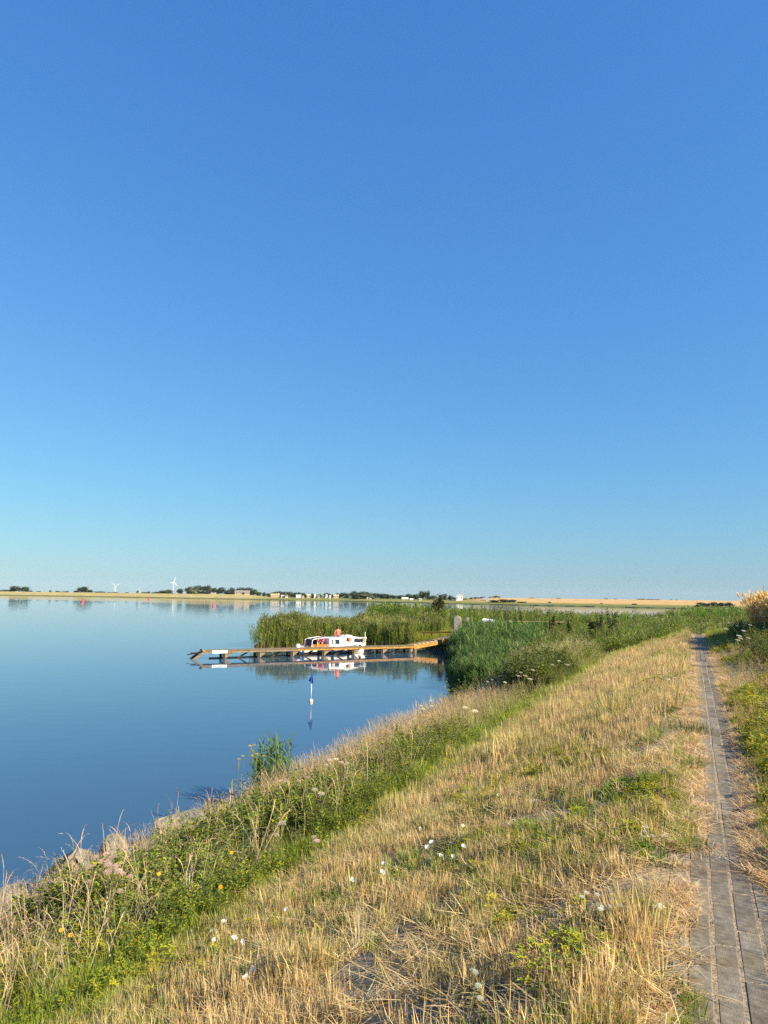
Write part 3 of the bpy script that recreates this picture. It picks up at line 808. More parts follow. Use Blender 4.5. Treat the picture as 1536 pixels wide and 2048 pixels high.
# ------------------------------------------------------------------ rocks of the revetment
def rock_mesh(seed):
    r = random.Random(seed)
    bm = bmesh.new()
    for i in range(16):
        v = Vector((r.gauss(0, 1), r.gauss(0, 1), r.gauss(0, 1))).normalized()
        v = Vector((v.x * r.uniform(.8, 1.05), v.y * r.uniform(.8, 1.05), v.z * r.uniform(.75, 1.0))); bm.verts.new(v)
    res = bmesh.ops.convex_hull(bm, input=bm.verts)
    bmesh.ops.delete(bm, geom=[g for g in res['geom_interior'] if isinstance(g, bmesh.types.BMVert)], context='VERTS')
    bmesh.ops.bevel(bm, geom=bm.edges[:], offset=.06, segments=2, affect='EDGES')
    me = bpy.data.meshes.new('boulder'); bm.to_mesh(me); bm.free()
    me.materials.append(M_rock); return me
ROCK = [rock_mesh(i) for i in (1, 2, 3, 5, 8)]
def rock(p, sz, k, label, rz=0, rx=0, group=None):
    o = link('boulder', ROCK[k % 5]); o.location = p; o.scale = sz; o.rotation_euler = (rx, 0.1, rz)
    tag(o, label, 'rock', group); return o
def rock_at(px, py, Y, sz, k, label, rz=0, rx=0):
    p = aty(px, py, Y); rock(p, sz, k, label, rz, rx)
def rock_st(s_, t_, top, sz, k, label, rz, rx=0):
    x, y = st2xy(s_, t_); rock((x, y, top - sz[2] * .88), sz, k, label, rz, rx)
rock_st(8.4, 8.72, .86, (.62, .46, .60), 0, 'big angular brown grey boulder with the highest peak by the water at left', 1.0)
rock_st(7.35, 8.85, .62, (.62, .50, .48), 1, 'broad flat topped boulder at the left edge of the picture by the water', 1.4)
rock_st(9.15, 8.62, .80, (.42, .36, .50), 2, 'small pale boulder right of the peaked boulder by the water', 2.0)
rock_st(7.75, 8.05, .62, (.45, .50, .38), 3, 'half buried greyish boulder below the peaked boulder in dry grass', .2)
rock_st(10.9, 8.70, .80, (.60, .45, .50), 4, 'pale boulder showing through dry grass under nodding seed heads', .7)
rock_st(6.5, 8.5, .55, (.5, .5, .4), 2, 'boulder cut by the left edge of the picture above the dry stalks', .9)
rr = random.Random(5)
for i in range(14):
    s_ = 12.2 + i * 1.5 + rr.uniform(-.3, .3); t_ = 8.75 + rr.uniform(-.2, .3)
    x, y = st2xy(s_, t_)
    rock((x, y, .22 + rr.uniform(-.12, .10)), (rr.uniform(.32, .55), rr.uniform(.3, .5), rr.uniform(.25, .4)), rr.randrange(5),
         'grey brown revetment boulder half hidden by grass along the waterline', rr.uniform(0, 6), group='revetment boulders along the waterline')

# ------------------------------------------------------------------ far bank of the lake
BP = [(-500, 1182.3), (-200, 1187), (0, 1190.6), (200, 1193.8), (380, 1197), (540, 1199.8), (680, 1202), (860, 1206.5), (1030, 1210.3), (1150, 1212.8), (1250, 1214.8), (1400, 1218.3), (1480, 1220), (1700, 1225), (2300, 1240)]
def shoreY(px):
    py = np.interp(px, [b_[0] for b_ in BP], [b_[1] for b_ in BP])
    return py
PROF = {  # distance behind the waterline, height, colour
    'L': [(0, -.6), (1, .25), (8, .8), (14, 1.1), (48, 4.75), (56, 4.8), (90, 3.6), (400, 3.6), (9000, 3.9)],
    'C': [(0, -.6), (1, .3), (8, .7), (20, 1.1), (48, 1.7), (70, 2.2), (120, 2.7), (400, 3.2), (9000, 3.9)],
    'R': [(0, -.6), (1, .35), (8, .8), (20, 1.5), (30, 2.1), (70, 4.5), (110, 4.75), (400, 4.6), (9000, 4.4)]}
GOLD = (0.37, 0.30, 0.14); GOLDR = (0.46, 0.31, 0.15); BG = (0.135, 0.155, 0.065); BY = (0.21, 0.20, 0.06)
COLS = {'L': [BG, BG, BG, GOLD, GOLD, GOLD, GOLD, GOLD, GOLD], 'C': [BG, BG, BG, BY, BY, BG, BG, BG, GOLD], 'R': [BG, BG, BG, BY, GOLDR, GOLDR, GOLDR, GOLDR, GOLDR]}
def wts(px):
    l = 1 - sstep(480, 560, px); r_ = sstep(900, 990, px); return l, max(0, 1 - l - r_), r_
def bank_at(px, e):
    """world point on the far bank seen in photo column px, e metres behind the waterline"""
    p = onz(px, float(shoreY(px)), 0.0); d = np.array([p[0], p[1]]); Ld = np.hypot(*d); d = d / Ld
    l, c, r_ = wts(px)
    z = l * np.interp(e, *zip(*PROF['L'])) + c * np.interp(e, *zip(*PROF['C'])) + r_ * np.interp(e, *zip(*PROF['R']))
    return np.array([p[0] + d[0] * e, p[1] + d[1] * e, z])
V = []; C = []; nE = 9
pxs = np.concatenate([np.linspace(-480, 0, 12), np.linspace(10, 1700, 170), np.linspace(1750, 2300, 8)])
for px in pxs:
    l, c, r_ = wts(px); p = onz(px, float(shoreY(px)), 0.0); d = p[:2] / np.hypot(*p[:2])
    for j in range(nE):
        e = l * PROF['L'][j][0] + c * PROF['C'][j][0] + r_ * PROF['R'][j][0]
        z = l * PROF['L'][j][1] + c * PROF['C'][j][1] + r_ * PROF['R'][j][1]
        if j in (1, 2, 3): e += 3 * (float(vnoise(px * .07, j * 3.1, 2)) - .5)
        V.append((p[0] + d[0] * e, p[1] + d[1] * e, z))
        C.append(tuple(l * COLS['L'][j][k] + c * COLS['C'][j][k] + r_ * COLS['R'][j][k] for k in range(3)))
F = [(i * nE + j, (i + 1) * nE + j, (i + 1) * nE + j + 1, i * nE + j + 1) for i in range(len(pxs) - 1) for j in range(nE - 1)]
bank = link('far_shore', raw_mesh('far_shore', V, F, C), None, M_bank)
tag(bank, 'far lake shore with a golden grass dike at both ends and green meadow between', 'shore', kind='structure')

# ------------------------------------------------------------------ trees
def crown_mesh(seed, lobes, n, leaf, c, flatb=.12, sx=.5, narrow=False):
    """unit crown: z from 0 to 1, width about 1"""
    r = random.Random(seed); P = Plant(); L = []
    for i in range(lobes):
        if narrow: q = Vector((r.uniform(-.1, .1), r.uniform(-.1, .1), .15 + .75 * i / lobes)); rad = .34 * (1 - .75 * i / lobes)
        else:
            a = r.uniform(0, 6.283); rr_ = math.sqrt(r.random()) * .30
            q = Vector((rr_ * math.cos(a), rr_ * math.sin(a), r.uniform(.14, .74))); rad = r.uniform(.17, .27) * (1.1 - .5 * abs(q.z - .45))
        L.append((q, rad))
    core = Plant()
    for q, rad in L:   # inner mass of each lobe
        bm = bmesh.new(); bmesh.ops.create_icosphere(bm, subdivisions=1, radius=rad * .8)
        o = len(P.V)
        for v in bm.verts:
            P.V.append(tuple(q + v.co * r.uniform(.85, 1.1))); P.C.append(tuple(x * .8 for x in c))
        for f in bm.faces: P.F.append(tuple(v.index + o for v in f.verts))
        bm.free()
    for i in range(n):
        q, rad = r.choice(L)
        d = Vector((r.gauss(0, 1), r.gauss(0, 1), r.gauss(0, 1))).normalized()
        p = q + d * rad * r.uniform(.78, 1.12)
        if p.z < .02: continue
        col = jc(c, r, .35)
        up = Vector((r.gauss(0, 1), r.gauss(0, 1), r.gauss(0, 1)))
        P.leaf(p, (d + Vector((r.gauss(0, .8), r.gauss(0, .8), r.gauss(0, .8)))), leaf * r.uniform(.7, 1.3), leaf * .75, col, up)
    me = P.mesh('crown'); me.materials.append(PMF); return me
def trunk_mesh(seed):
    r = random.Random(seed); mb = MB()
    mb.tube([(0, 0, -.08), (.01, 0, .2), (r.uniform(-.03, .03), .01, .55)], [.04, .03, .012], 6)
    for k in range(3):
        a = k * 2.1 + r.random(); mb.tube([(0, 0, .18 + .06 * k), (.16 * math.cos(a), .16 * math.sin(a), .36 + .06 * k)], [.016, .006], 5)
    o = mb.build('trunk', M_bark); me = o.data; bpy.data.objects.remove(o); return me
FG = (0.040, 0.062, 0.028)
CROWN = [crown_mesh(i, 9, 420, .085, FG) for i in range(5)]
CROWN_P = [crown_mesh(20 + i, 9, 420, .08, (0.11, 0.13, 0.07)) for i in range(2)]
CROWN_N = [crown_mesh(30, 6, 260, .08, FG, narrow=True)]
TRUNK = [trunk_mesh(i) for i in range(3)]
rt = random.Random(9)
def far_tree(px, w, top, e, label, group=None, kind='b', low=True, cat='tree'):
    b_ = bank_at(px, e); Y = b_[1]
    z1 = aty(px, top, Y)[2]
    wd = w * np.hypot(b_[0], b_[1]) / FPX * 1.2
    h = max(z1 - b_[2], .8)
    b_[2] -= .08 * h
    o = empty('tree' if cat == 'tree' else 'bush', b_, rt.uniform(0, 6.28))
    me = {'b': CROWN, 'p': CROWN_P, 'n': CROWN_N}[kind]
    c = link('crown', rt.choice(me), o)
    z0 = .02 if low else .22
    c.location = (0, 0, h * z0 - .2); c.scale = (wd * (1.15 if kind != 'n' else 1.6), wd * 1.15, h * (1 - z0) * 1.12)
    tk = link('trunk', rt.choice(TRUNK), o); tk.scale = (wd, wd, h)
    tag(o, label, cat, group)
    return o
W1 = 'dark tree of the big rounded wood left of the farm roof across the lake'
W2 = 'dark tree of the wood rising behind the grey farm roof across the lake'
W3 = 'dark tree in the low wood behind the long beige building across the lake'
W4 = 'small dark tree among the holiday houses across the lake'
W5 = 'dark tree of the humped wood behind the pale willow across the lake'
W6 = 'dark tree of the long treeline between the willow and the tall tree across the lake'
W7 = 'small tree of the line right of the white house across the lake'
W8 = 'small tree on the skyline of the golden dike left of the bare field'
FT = [
 (8, 22, 1178, 400, 'bluish distant treeline clump at the left edge beyond the golden dike', None, 'b'),
 (37, 24, 1171, 70, 'spreading flat topped tree on the golden dike near the left edge', None, 'b'),
 (26, 12, 1177, 66, 'low bush leaning on the left of the spreading flat topped tree', None, 'b'),
 (57, 12, 1180, 90, 'low bush right of the spreading flat topped tree', None, 'b'),
 (77, 10, 1181.6, 90, 'very low bush second to the right of the spreading tree', None, 'b'),
 (100, 6, 1179.8, 90, 'small cone shaped bush alone on the golden dike', None, 'n'),
 (116, 8, 1181, 90, 'low bush of the row left of the dense round tree', 'low bushes left of the dense round tree', 'b'),
 (125, 10, 1182, 90, 'low bush of the row left of the dense round tree', 'low bushes left of the dense round tree', 'b'),
 (133, 7, 1181, 90, 'low bush of the row left of the dense round tree', 'low bushes left of the dense round tree', 'b'),
 (166, 18, 1172.3, 75, 'dense round dark tree alone on the golden dike above the red buoy', None, 'b'),
 (152, 10, 1180, 78, 'low bush touching the left of the dense round tree', None, 'b'),
 (180, 9, 1179, 78, 'low bush touching the right of the dense round tree', None, 'b'),
 (193, 13, 1182, 90, 'low bush between the dense round tree and the left wind turbine', None, 'b'),
 (204, 9, 1182, 90, 'low bush nearest the left wind turbine', None, 'b'),
 (225, 15, 1183.5, 100, 'flat bush at the foot of the left wind turbine', None, 'b'),
 (253, 9, 1184, 100, 'flat bush right of the left wind turbine', None, 'b'),
 (274.5, 4.5, 1179.3, 90, 'narrow pointed tree beside the faint far turbine', None, 'n'),
 (288, 8, 1183, 100, 'low tree of the scattered row left of the right wind turbine', 'scattered low trees left of the right turbine', 'b'),
 (296, 6, 1182, 100, 'low tree of the scattered row left of the right wind turbine', 'scattered low trees left of the right turbine', 'b'),
 (305, 8, 1183.5, 100, 'low tree of the scattered row left of the right wind turbine', 'scattered low trees left of the right turbine', 'b'),
 (314, 9, 1182.5, 100, 'low tree of the scattered row left of the right wind turbine', 'scattered low trees left of the right turbine', 'b'),
 (320, 3, 1181, 95, 'shorter narrow tree left of the wide bush by the right turbine', None, 'n'),
 (323.5, 3, 1179.3, 95, 'taller narrow tree left of the wide bush by the right turbine', None, 'n'),
 (334, 24, 1179, 85, 'wide low bush at the foot of the right wind turbine', None, 'b'),
 (360, 12, 1176, 80, 'round tree between the right turbine and the big wood', None, 'b'),
 (377, 16, 1174, 90, W1, 'big rounded wood', 'b'), (388, 20, 1170, 90, W1, 'big rounded wood', 'b'), (399, 20, 1169, 95, W1, 'big rounded wood', 'b'),
 (409, 16, 1169.5, 95, W1, 'big rounded wood', 'b'), (417, 13, 1169.7, 90, W1, 'big rounded wood', 'b'),
 (390, 24, 1177.5, 66, 'paler round tree in front of the big rounded wood', None, 'p'), (412, 18, 1179, 66, 'dark low tree in front of the right half of the big wood', None, 'b'),
 (437, 21, 1173, 75, 'single round tree between the two woods', None, 'b'),
 (455, 14, 1178, 80, W2, 'wood behind the farm roof', 'b'), (464, 20, 1175, 90, W2, 'wood behind the farm roof', 'b'), (478, 22, 1173, 95, W2, 'wood behind the farm roof', 'b'),
 (493, 22, 1173, 95, W2, 'wood behind the farm roof', 'b'), (504, 16, 1176, 90, W2, 'wood behind the farm roof', 'b'), (457, 16, 1181, 62, 'low tree hiding the left end of the farm roof', None, 'b'),
 (486, 6, 1183, 58, 'slim bush in front of the farm roof', None, 'b'),
 (517, 11, 1182, 80, 'small tree just right of the farm wood', None, 'b'), (527, 8, 1183, 80, 'second small tree right of the farm wood', None, 'b'),
 (538, 12, 1185.5, 90, W3, 'low wood behind the beige building', 'b'), (548, 15, 1183, 95, W3, 'low wood behind the beige building', 'b'), (560, 18, 1181.5, 100, W3, 'low wood behind the beige building', 'b'),
 (572, 14, 1182, 100, W3, 'low wood behind the beige building', 'b'), (584, 18, 1181, 105, W3, 'low wood behind the beige building', 'b'), (596, 12, 1182, 100, W3, 'low wood behind the beige building', 'b'),
 (605, 9, 1184, 80, W4, 'trees among the holiday houses', 'b'), (611, 7, 1187, 75, W4, 'trees among the holiday houses', 'b'), (618, 5, 1186, 95, W4, 'trees among the holiday houses', 'b'),
 (625, 10, 1186.4, 95, W4, 'trees among the holiday houses', 'b'), (636, 11, 1186, 95, W4, 'trees among the holiday houses', 'b'), (653, 11, 1184, 95, W4, 'trees among the holiday houses', 'b'),
 (662, 9, 1187, 95, W4, 'trees among the holiday houses', 'b'), (680, 13, 1184, 90, W4, 'trees among the holiday houses', 'b'),
 (693, 15, 1184, 90, W5, 'humped wood behind the willow', 'b'), (707, 20, 1181.5, 100, W5, 'humped wood behind the willow', 'b'), (721, 24, 1181, 105, W5, 'humped wood behind the willow', 'b'), (736, 18, 1183, 100, W5, 'humped wood behind the willow', 'b'),
 (722, 38, 1186.3, 64, 'wide pale grey green willow on the far meadow', None, 'p'), (747, 8, 1191, 60, 'small grey bush right of the pale willow', None, 'p'),
 (751, 15, 1184.5, 100, W6, 'treeline right of the willow', 'b'), (762, 15, 1185.5, 105, W6, 'treeline right of the willow', 'b'), (774, 15, 1187, 105, W6, 'treeline right of the willow', 'b'), (787, 13, 1189, 110, W6, 'treeline right of the willow', 'b'),
 (799, 13, 1189, 110, W6, 'treeline right of the willow', 'b'), (811, 15, 1188, 105, W6, 'treeline right of the willow', 'b'), (822, 17, 1186.5, 105, W6, 'treeline right of the willow', 'b'), (834, 14, 1188, 105, W6, 'treeline right of the willow', 'b'),
 (844.5, 13, 1179.5, 85, 'tallest tree of the far treeline with a fuller left crown', None, 'b'), (854.5, 8, 1179.3, 88, 'slim tall tree touching the tallest tree of the far treeline', None, 'b'),
 (863, 16, 1188.5, 95, 'round tree just right of the two tall far trees', None, 'b'), (888, 11, 1186, 90, 'far tree rising behind the near shrubby tree', None, 'b'), (901, 10, 1190, 85, 'far tree left of the white house', None, 'b'), (909, 6, 1193, 85, 'small bush touching the left of the white house', None, 'b'),
 (930, 7, 1196, 80, W7, 'trees right of the white house', 'b'), (942, 6, 1194, 90, W7, 'trees right of the white house', 'b'), (950, 8, 1193.5, 90, W7, 'trees right of the white house', 'b'), (958, 9, 1194, 90, W7, 'trees right of the white house', 'b'), (966, 8, 1193, 90, W7, 'trees right of the white house', 'b'),
 (981, 7, 1193, 120, W8, 'trees on the dike skyline', 'b'), (986.5, 3.5, 1191.5, 120, W8, 'trees on the dike skyline', 'b'), (992, 7, 1190.3, 120, W8, 'trees on the dike skyline', 'b'), (998, 4.5, 1191.5, 120, W8, 'trees on the dike skyline', 'b'),
 (990, 20, 1199, 22, 'wide low dark bush on the far green bank below the skyline trees', None, 'b'), (1014, 28, 1197.6, 24, 'widest low dark bush on the far green bank', None, 'b'), (1045, 14, 1202, 22, 'flat dark bush right of the widest low bush', None, 'b'),
 (1099, 6, 1202.5, 24, 'small dark bush on the green foot of the right golden dike', None, 'b'),
 (1064, 9, 1196.2, 130, 'low bush on the right golden skyline furthest left', None, 'b'), (1117, 10, 1197.2, 130, 'flat bush on the right golden skyline second from left', None, 'b'), (1213, 6, 1197.4, 130, 'round bush on the right golden skyline in the middle', None, 'b'), (1232, 6, 1198.2, 130, 'round bush on the right golden skyline right of the middle one', None, 'b'),
 (1203, 4, 1205, 24, 'tiny dark tree on the green foot of the right golden dike', None, 'b'),
 (1282, 14, 1196.8, 130, 'largest tree clump on the right golden skyline', None, 'b'), (1306, 19, 1199.4, 135, 'long low hedge right of the largest skyline clump', None, 'b'), (1268, 11, 1206.2, 22, 'wide dark bush on the green bank below the largest skyline clump', None, 'b'),
 (1343, 2.4, 1200.3, 130, 'left one of two tiny dots of trees on the right skyline', None, 'b'), (1354, 2.4, 1200.6, 130, 'right one of two tiny dots of trees on the right skyline', None, 'b'),
 (1405, 22, 1203.8, 14, 'left one of three dark dome shaped bushes across the water at right', None, 'b'), (1434, 20, 1202.6, 14, 'middle and most pointed of three dark bushes across the water at right', None, 'b'), (1457, 17, 1203.8, 14, 'right one of three dark dome shaped bushes across the water at right', None, 'b'),
]
ORD = ['first', 'second', 'third', 'fourth', 'fifth', 'sixth', 'seventh', 'eighth', 'ninth']
cnt = {}
for i, q in enumerate(FT):
    if q[5]:
        k = cnt[q[5]] = cnt.get(q[5], -1) + 1
        what = 'bush' if 'bush' in q[4] else 'tree'
        where_ = {'low bushes left of the dense round tree': 'low bush row left of the dense round tree', 'scattered low trees left of the right turbine': 'scattered row left of the right wind turbine',
            'big rounded wood': 'big rounded wood left of the farm roof', 'wood behind the farm roof': 'wood rising behind the grey farm roof', 'low wood behind the beige building': 'low wood behind the long beige building',
            'trees among the holiday houses': 'small dark trees among the holiday houses', 'humped wood behind the willow': 'humped wood behind the pale willow', 'treeline right of the willow': 'treeline between the willow and the tall tree',
            'trees right of the white house': 'line of small trees right of the white house', 'trees on the dike skyline': 'skyline clump left of the bare golden field'}[q[5]]
        FT[i] = q[:4] + ('%s %s from the left in the %s' % (ORD[k], what, where_),) + q[5:]
for (px, w, top, e, lab, grp, kd) in FT:
    far_tree(px, w, top, e, lab, grp, kd, cat='bush' if 'bush' in lab or 'hedge' in lab else 'tree')

# ------------------------------------------------------------------ far houses, tents, turbines
def house(px, e, w, h, roofh, wallm, roofm, label, name='house', win=2, depth=7, flatroof=False, gable_front=False, chim=False, cat='house', door=False):
    b_ = bank_at(px, e); az = math.atan2(-b_[0], b_[1])
    o = empty(name, b_, az)
    W = w * np.hypot(b_[0], b_[1]) / FPX
    mb = MB(); mb.box((0, depth / 2, h / 2 - .5), (W, depth, h + 1.0)); mb.build('wall', wallm, o)
    rm = MB()
    if flatroof: rm.box((0, depth / 2, h + .15), (W + .8, depth + .8, .3))
    else:
        T4 = Matrix.Translation((0, depth / 2, h + .01))
        if gable_front: rm.prism([(-W / 2 - .3, 0), (W / 2 + .3, 0), (0, roofh)], depth + .5, T4)
        else: rm.prism([(-depth / 2 - .4, 0), (depth / 2 + .4, 0), (0, roofh)], W + .6, T4 @ Matrix.Rotation(math.pi / 2, 4, 'Z'))
    rf = rm.build('roof', roofm, o)
    if chim:
        cm = MB(); cm.box((W * .38, depth / 2, h + roofh), (.8, .8, 1.6)); cm.build('chimney', wallm, rf)
    for k in range(win):
        xk = -W / 2 + W * (k + .5) / win
        wm = MB(); wm.box((xk, -.02, h * .55), (W / win * .45, .12, h * .4)); f = wm.build('window', M_whitep, o)
        gm = MB(); gm.box((xk, -.07, h * .55), (W / win * .36, .06, h * .32)); gm.build('pane', M_glass, f)
    return tag(o, label, cat)
house(550, 66, 17, 2.6, 1.3, M_brick, M_brick, 'long low beige building in front of the far wood', win=3, chim=True, name='bungalow', cat='building')
house(565, 62, 6, 2.0, .8, M_tent, M_tent, 'small pale hut right of the long beige building', win=1, name='hut', cat='hut')
house(573, 60, 5, 2.2, .9, M_tent, M_rooft, 'second small hut right of the long beige building', win=1, name='hut', cat='hut')
house(597, 66, 10, 3.0, .3, M_whitep, M_whitep, 'white flat roofed house with dark windows across the lake', win=2, flatroof=True)
house(606, 52, 4, 1.8, .9, M_brick, M_tent, 'tiny hut right below the white flat roofed house', win=1, name='hut', cat='hut', gable_front=True)
house(617, 66, 7, 2.6, 1.2, M_brick, M_tent, 'beige cottage left of the white gabled house', win=2)
house(630, 64, 4, 2.8, 1.8, M_whitep, M_whitep, 'white narrow gabled house across the lake', win=1, gable_front=True)
house(637, 64, 4, 2.2, 1.2, M_brick, M_rooft, 'brownish cottage just right of the white gabled house', win=1)
house(653, 64, 4, 3.0, 1.6, M_whitep, M_tent, 'cream gabled house left of the brown roofed row', win=1, gable_front=True)
house(660, 62, 3, 2.0, .8, M_whitep, M_whitep, 'small white shed beside the cream gabled house', win=1, name='shed', cat='shed')
house(672, 66, 10, 2.4, 1.4, M_brick, M_brick, 'brownish row house left of the humped wood', win=3)
house(484, 62, 28, 1.6, 3.0, M_brick, M_rooft, 'farmhouse with a long grey roof in front of the wood', win=4, depth=10, name='farmhouse', cat='farmhouse')
house(428, 62, 8, 1.6, .6, M_brick, M_rooft, 'low brick shed between the two woods', win=1, name='shed', cat='shed')
house(735, 56, 2, 1.6, .3, M_whitep, M_whitep, 'small white cabin in front of the pale willow', win=1, name='cabin', cat='cabin', flatroof=True)
house(741, 54, 4, .9, .4, M_tent, M_tent, 'low cream tent beside the small white cabin', win=0, name='tent', cat='tent', depth=3)
house(920, 60, 11, 4.4, .3, M_whitep, M_whitep, 'white block shaped house with flat roof across the lake behind the shrubby tree', win=3, flatroof=True)
house(914, 56, 4, 2.6, .3, M_whitep, M_whitep, 'lower white wing of the block shaped house', win=1, flatroof=True, name='annex', cat='annex')
house(810, 54, 12, .7, 1.7, M_tent, M_tent, 'wide pale green tent on the far meadow', win=0, name='tent', cat='tent', depth=5)
house(823, 50, 6, .7, .7, M_whitep, M_whitep, 'low white tent right of the wide pale tent', win=0, name='tent', cat='tent', depth=4)
house(841, 52, 5, 1.3, .3, M_whitep, M_whitep, 'white caravan below the tallest far tree', win=2, name='caravan', cat='caravan', flatroof=True, depth=2.2)
house(970, 40, 5, .6, 1.5, M_lilac, M_lilac, 'lilac tent on the far bank left of the golden dike', win=0, name='tent', cat='tent', depth=5)

def turbine(px, hub_py, Y, r, phase, yaw, label, thick=1.0):
    hubp = aty(px, hub_py, Y); base = (hubp[0], hubp[1], 3.0); hh = hubp[2] - 3.0
    o = empty('wind_turbine', base, yaw)
    mb = MB(); mb.tube([(0, 0, -1), (0, 0, hh * .5), (0, 0, hh - 1)], [2.4 * thick, 2.0 * thick, 1.5 * thick], 14); mb.build('tower', M_turb, o, smooth=True)
    mb = MB(); mb.tube([(0, -4, hh), (0, -2, hh), (0, 5, hh)], [1.2, 2.0, 1.5], 10); mb.build('nacelle', M_turb, o, smooth=True)
    mb = MB(); mb.tube([(0, -4.2, hh), (0, -5.2, hh), (0, -6.4, hh)], [1.7, 1.5, .3], 10); mb.build('hub', M_turb, o, smooth=True)
    for k in range(3):
        a = phase + k * 2.0944; d = Vector((math.sin(a), 0, math.cos(a))); c = Vector((0, -5.2, hh))
        side = Vector((math.cos(a), 0, -math.sin(a)))
        b2 = MB(); n = 6; V = []; F = []
        for q in range(n + 1):
            u = q / n; ch = (.9 + 2.6 * min(1, u * 5) - 2.9 * max(0, u - .15)) * thick; th = .5 * (1 - u) * thick + .06
            p = c + d * (1 + u * (r - 1))
            V += [p - side * ch * .3, p + Vector((0, th, 0)), p + side * ch * .7, p - Vector((0, th, 0))]
        for q in range(n):
            for w_ in range(4): F.append((q * 4 + w_, q * 4 + (w_ + 1) % 4, q * 4 + 4 + (w_ + 1) % 4, q * 4 + 4 + w_))
        F += [(3, 2, 1, 0), (n * 4, n * 4 + 1, n * 4 + 2, n * 4 + 3)]
        b2.add(V, F); b2.build('blade', M_turb, o)
    return tag(o, label, 'wind turbine')
turbine(231, 1171.3, 4600, 33, math.radians(68), .1, 'white wind turbine with three open blades right of the dense round tree', 1.15)
turbine(347, 1163.8, 3500, 27, math.radians(15), 1.1, 'tallest white wind turbine left of the big rounded wood', 1.0)
turbine(277.5, 1179, 7000, 30, math.radians(20), .7, 'faint far wind turbine behind the narrow pointed tree', .7)
turbine(21, 1176.5, 7000, 34, math.radians(-40), .2, 'faint wind turbine left of the spreading flat topped tree', .8)
turbine(178.5, 1178.5, 7500, 32, math.radians(50), .3, 'faint wind turbine just behind the dense round tree', .7)

# ------------------------------------------------------------------ the air over the lake
M_haze = bpy.data.materials.new('haze_air'); M_haze.use_nodes = True
hn = M_haze.node_tree; hn.nodes.clear()
hv_ = hn.nodes.new('ShaderNodeVolumePrincipled'); hv_.inputs['Color'].default_value = (0.66, 0.84, 1.0, 1)
hv_.inputs['Density'].default_value = 0.00003; hv_.inputs['Anisotropy'].default_value = 0.0
ho = hn.nodes.new('ShaderNodeOutputMaterial'); hn.links.new(hv_.outputs[0], ho.inputs['Volume'])
mb = MB(); mb.box((0, 4450, 52), (24000, 9300, 110.0))
hz = mb.build('haze', M_haze, None); tag(hz, 'thin bluish haze in the air over the lake', 'haze', kind='stuff')

# ------------------------------------------------------------------ buoys
def red_buoy(px, py, rad, h, label, top=True):
    p = onz(px, py, 0.0); o = empty('buoy', p)
    mb = MB(); mb.lathe([(rad * .75, -.35), (rad, -.1), (rad, h * .35), (rad * .7, h * .55), (rad * .28, h * .62), (rad * .25, h * .8)], 16); mb.build('float', M_red, o, smooth=True)
    if top:
        mb = MB(); mb.lathe([(rad * .42, h * .8), (rad * .42, h)], 12); mb.build('topmark', M_red, o, smooth=False)
    return tag(o, label, 'buoy')
red_buoy(165, 1204.3, .78, 1.35, 'wide red buoy on the lake below the dense round tree')
red_buoy(426, 1213.2, .40, 1.5, 'slim red buoy on the lake nearest the reeds', True)
red_buoy(297.5, 1199, .62, 1.5, 'tiny dark red buoy near the far shore below the narrow trees')

p = onz(622, 1403.5, 0.0)
fb = empty('marker_buoy', p, 0)
mb = MB(); mb.lathe([(.02, -.12), (.07, -.10), (.085, -.02), (.085, .05), (.06, .10), (.02, .115)], 14); mb.build('float', M_foam, fb, smooth=True)
mb = MB(); mb.lathe([(.0885, -.012), (.0885, .012)], 14); mb.build('float_band', flat('brown_band', (.25, .16, .05)), fb)
mb = MB(); mb.tube([(0, 0, .10), (.005, 0, .76)], .013, 8); mb.build('staff', M_whitep, fb, smooth=True)
mb = MB(); mb.tube([(.005, 0, .76), (.008, 0, 1.22)], .009, 8); mb.build('flag_staff', M_black, fb, smooth=True)
def cloth(poly_pts, th, parent, mat, name):
    n = len(poly_pts); V = [Vector(q) + Vector((0, th / 2, 0)) for q in poly_pts] + [Vector(q) - Vector((0, th / 2, 0)) for q in poly_pts]
    m_ = MB(); m_.add(V, [tuple(range(n)), tuple(range(2 * n - 1, n - 1, -1))] + [(i, i + n, (i + 1) % n + n, (i + 1) % n) for i in range(n)])
    return m_.build(name, mat, parent)
cloth([(-.008, -.012, 1.23), (.035, -.02, 1.22), (.05, -.05, 1.05), (.075, -.09, .90), (.09, -.10, .72), (.05, -.06, .80), (0, -.01, .84)], .004, fb, M_blue, 'flag')
cloth([(-.02, -.01, 1.10), (-.02, -.012, .84), (-.075, .03, .86), (-.14, .06, .885), (-.09, .04, .98)], .004, fb, M_blue, 'flag_tail')
tag(fb, 'blue flag on a white stick above a cream float in open water', 'marker buoy')

# ------------------------------------------------------------------ jetty
J0 = np.array([-13.15, 51.0]); J1 = np.array([2.6, 59.6])
jd = (J1 - J0) / np.hypot(*(J1 - J0)); jn = np.array([-jd[1], jd[0]]); JL = float(np.hypot(*(J1 - J0)))
jet = empty('jetty', (J0[0], J0[1], 0), math.atan2(jd[1], jd[0]))
jet.scale.z = .92
tag(jet, 'long weathered wooden jetty on braced piles with a ramp to the shore', 'jetty')
JW = 1.15
rj = random.Random(4)
def jtop(x): return .66
nseg = 7
edges = [0.55] + [JL * (i + 1) / nseg for i in range(nseg)]
for i in range(nseg):
    a, b2 = edges[i], edges[i + 1]
    mb = MB(); mb.beam((a + .01, .06, .535 + rj.uniform(-.014, .014)), (b2 - .01, .06, .535 + rj.uniform(-.014, .014)), .11, .16)
    mb.build('edge_beam', M_wood_y if a > 6.5 else M_wood, jet)
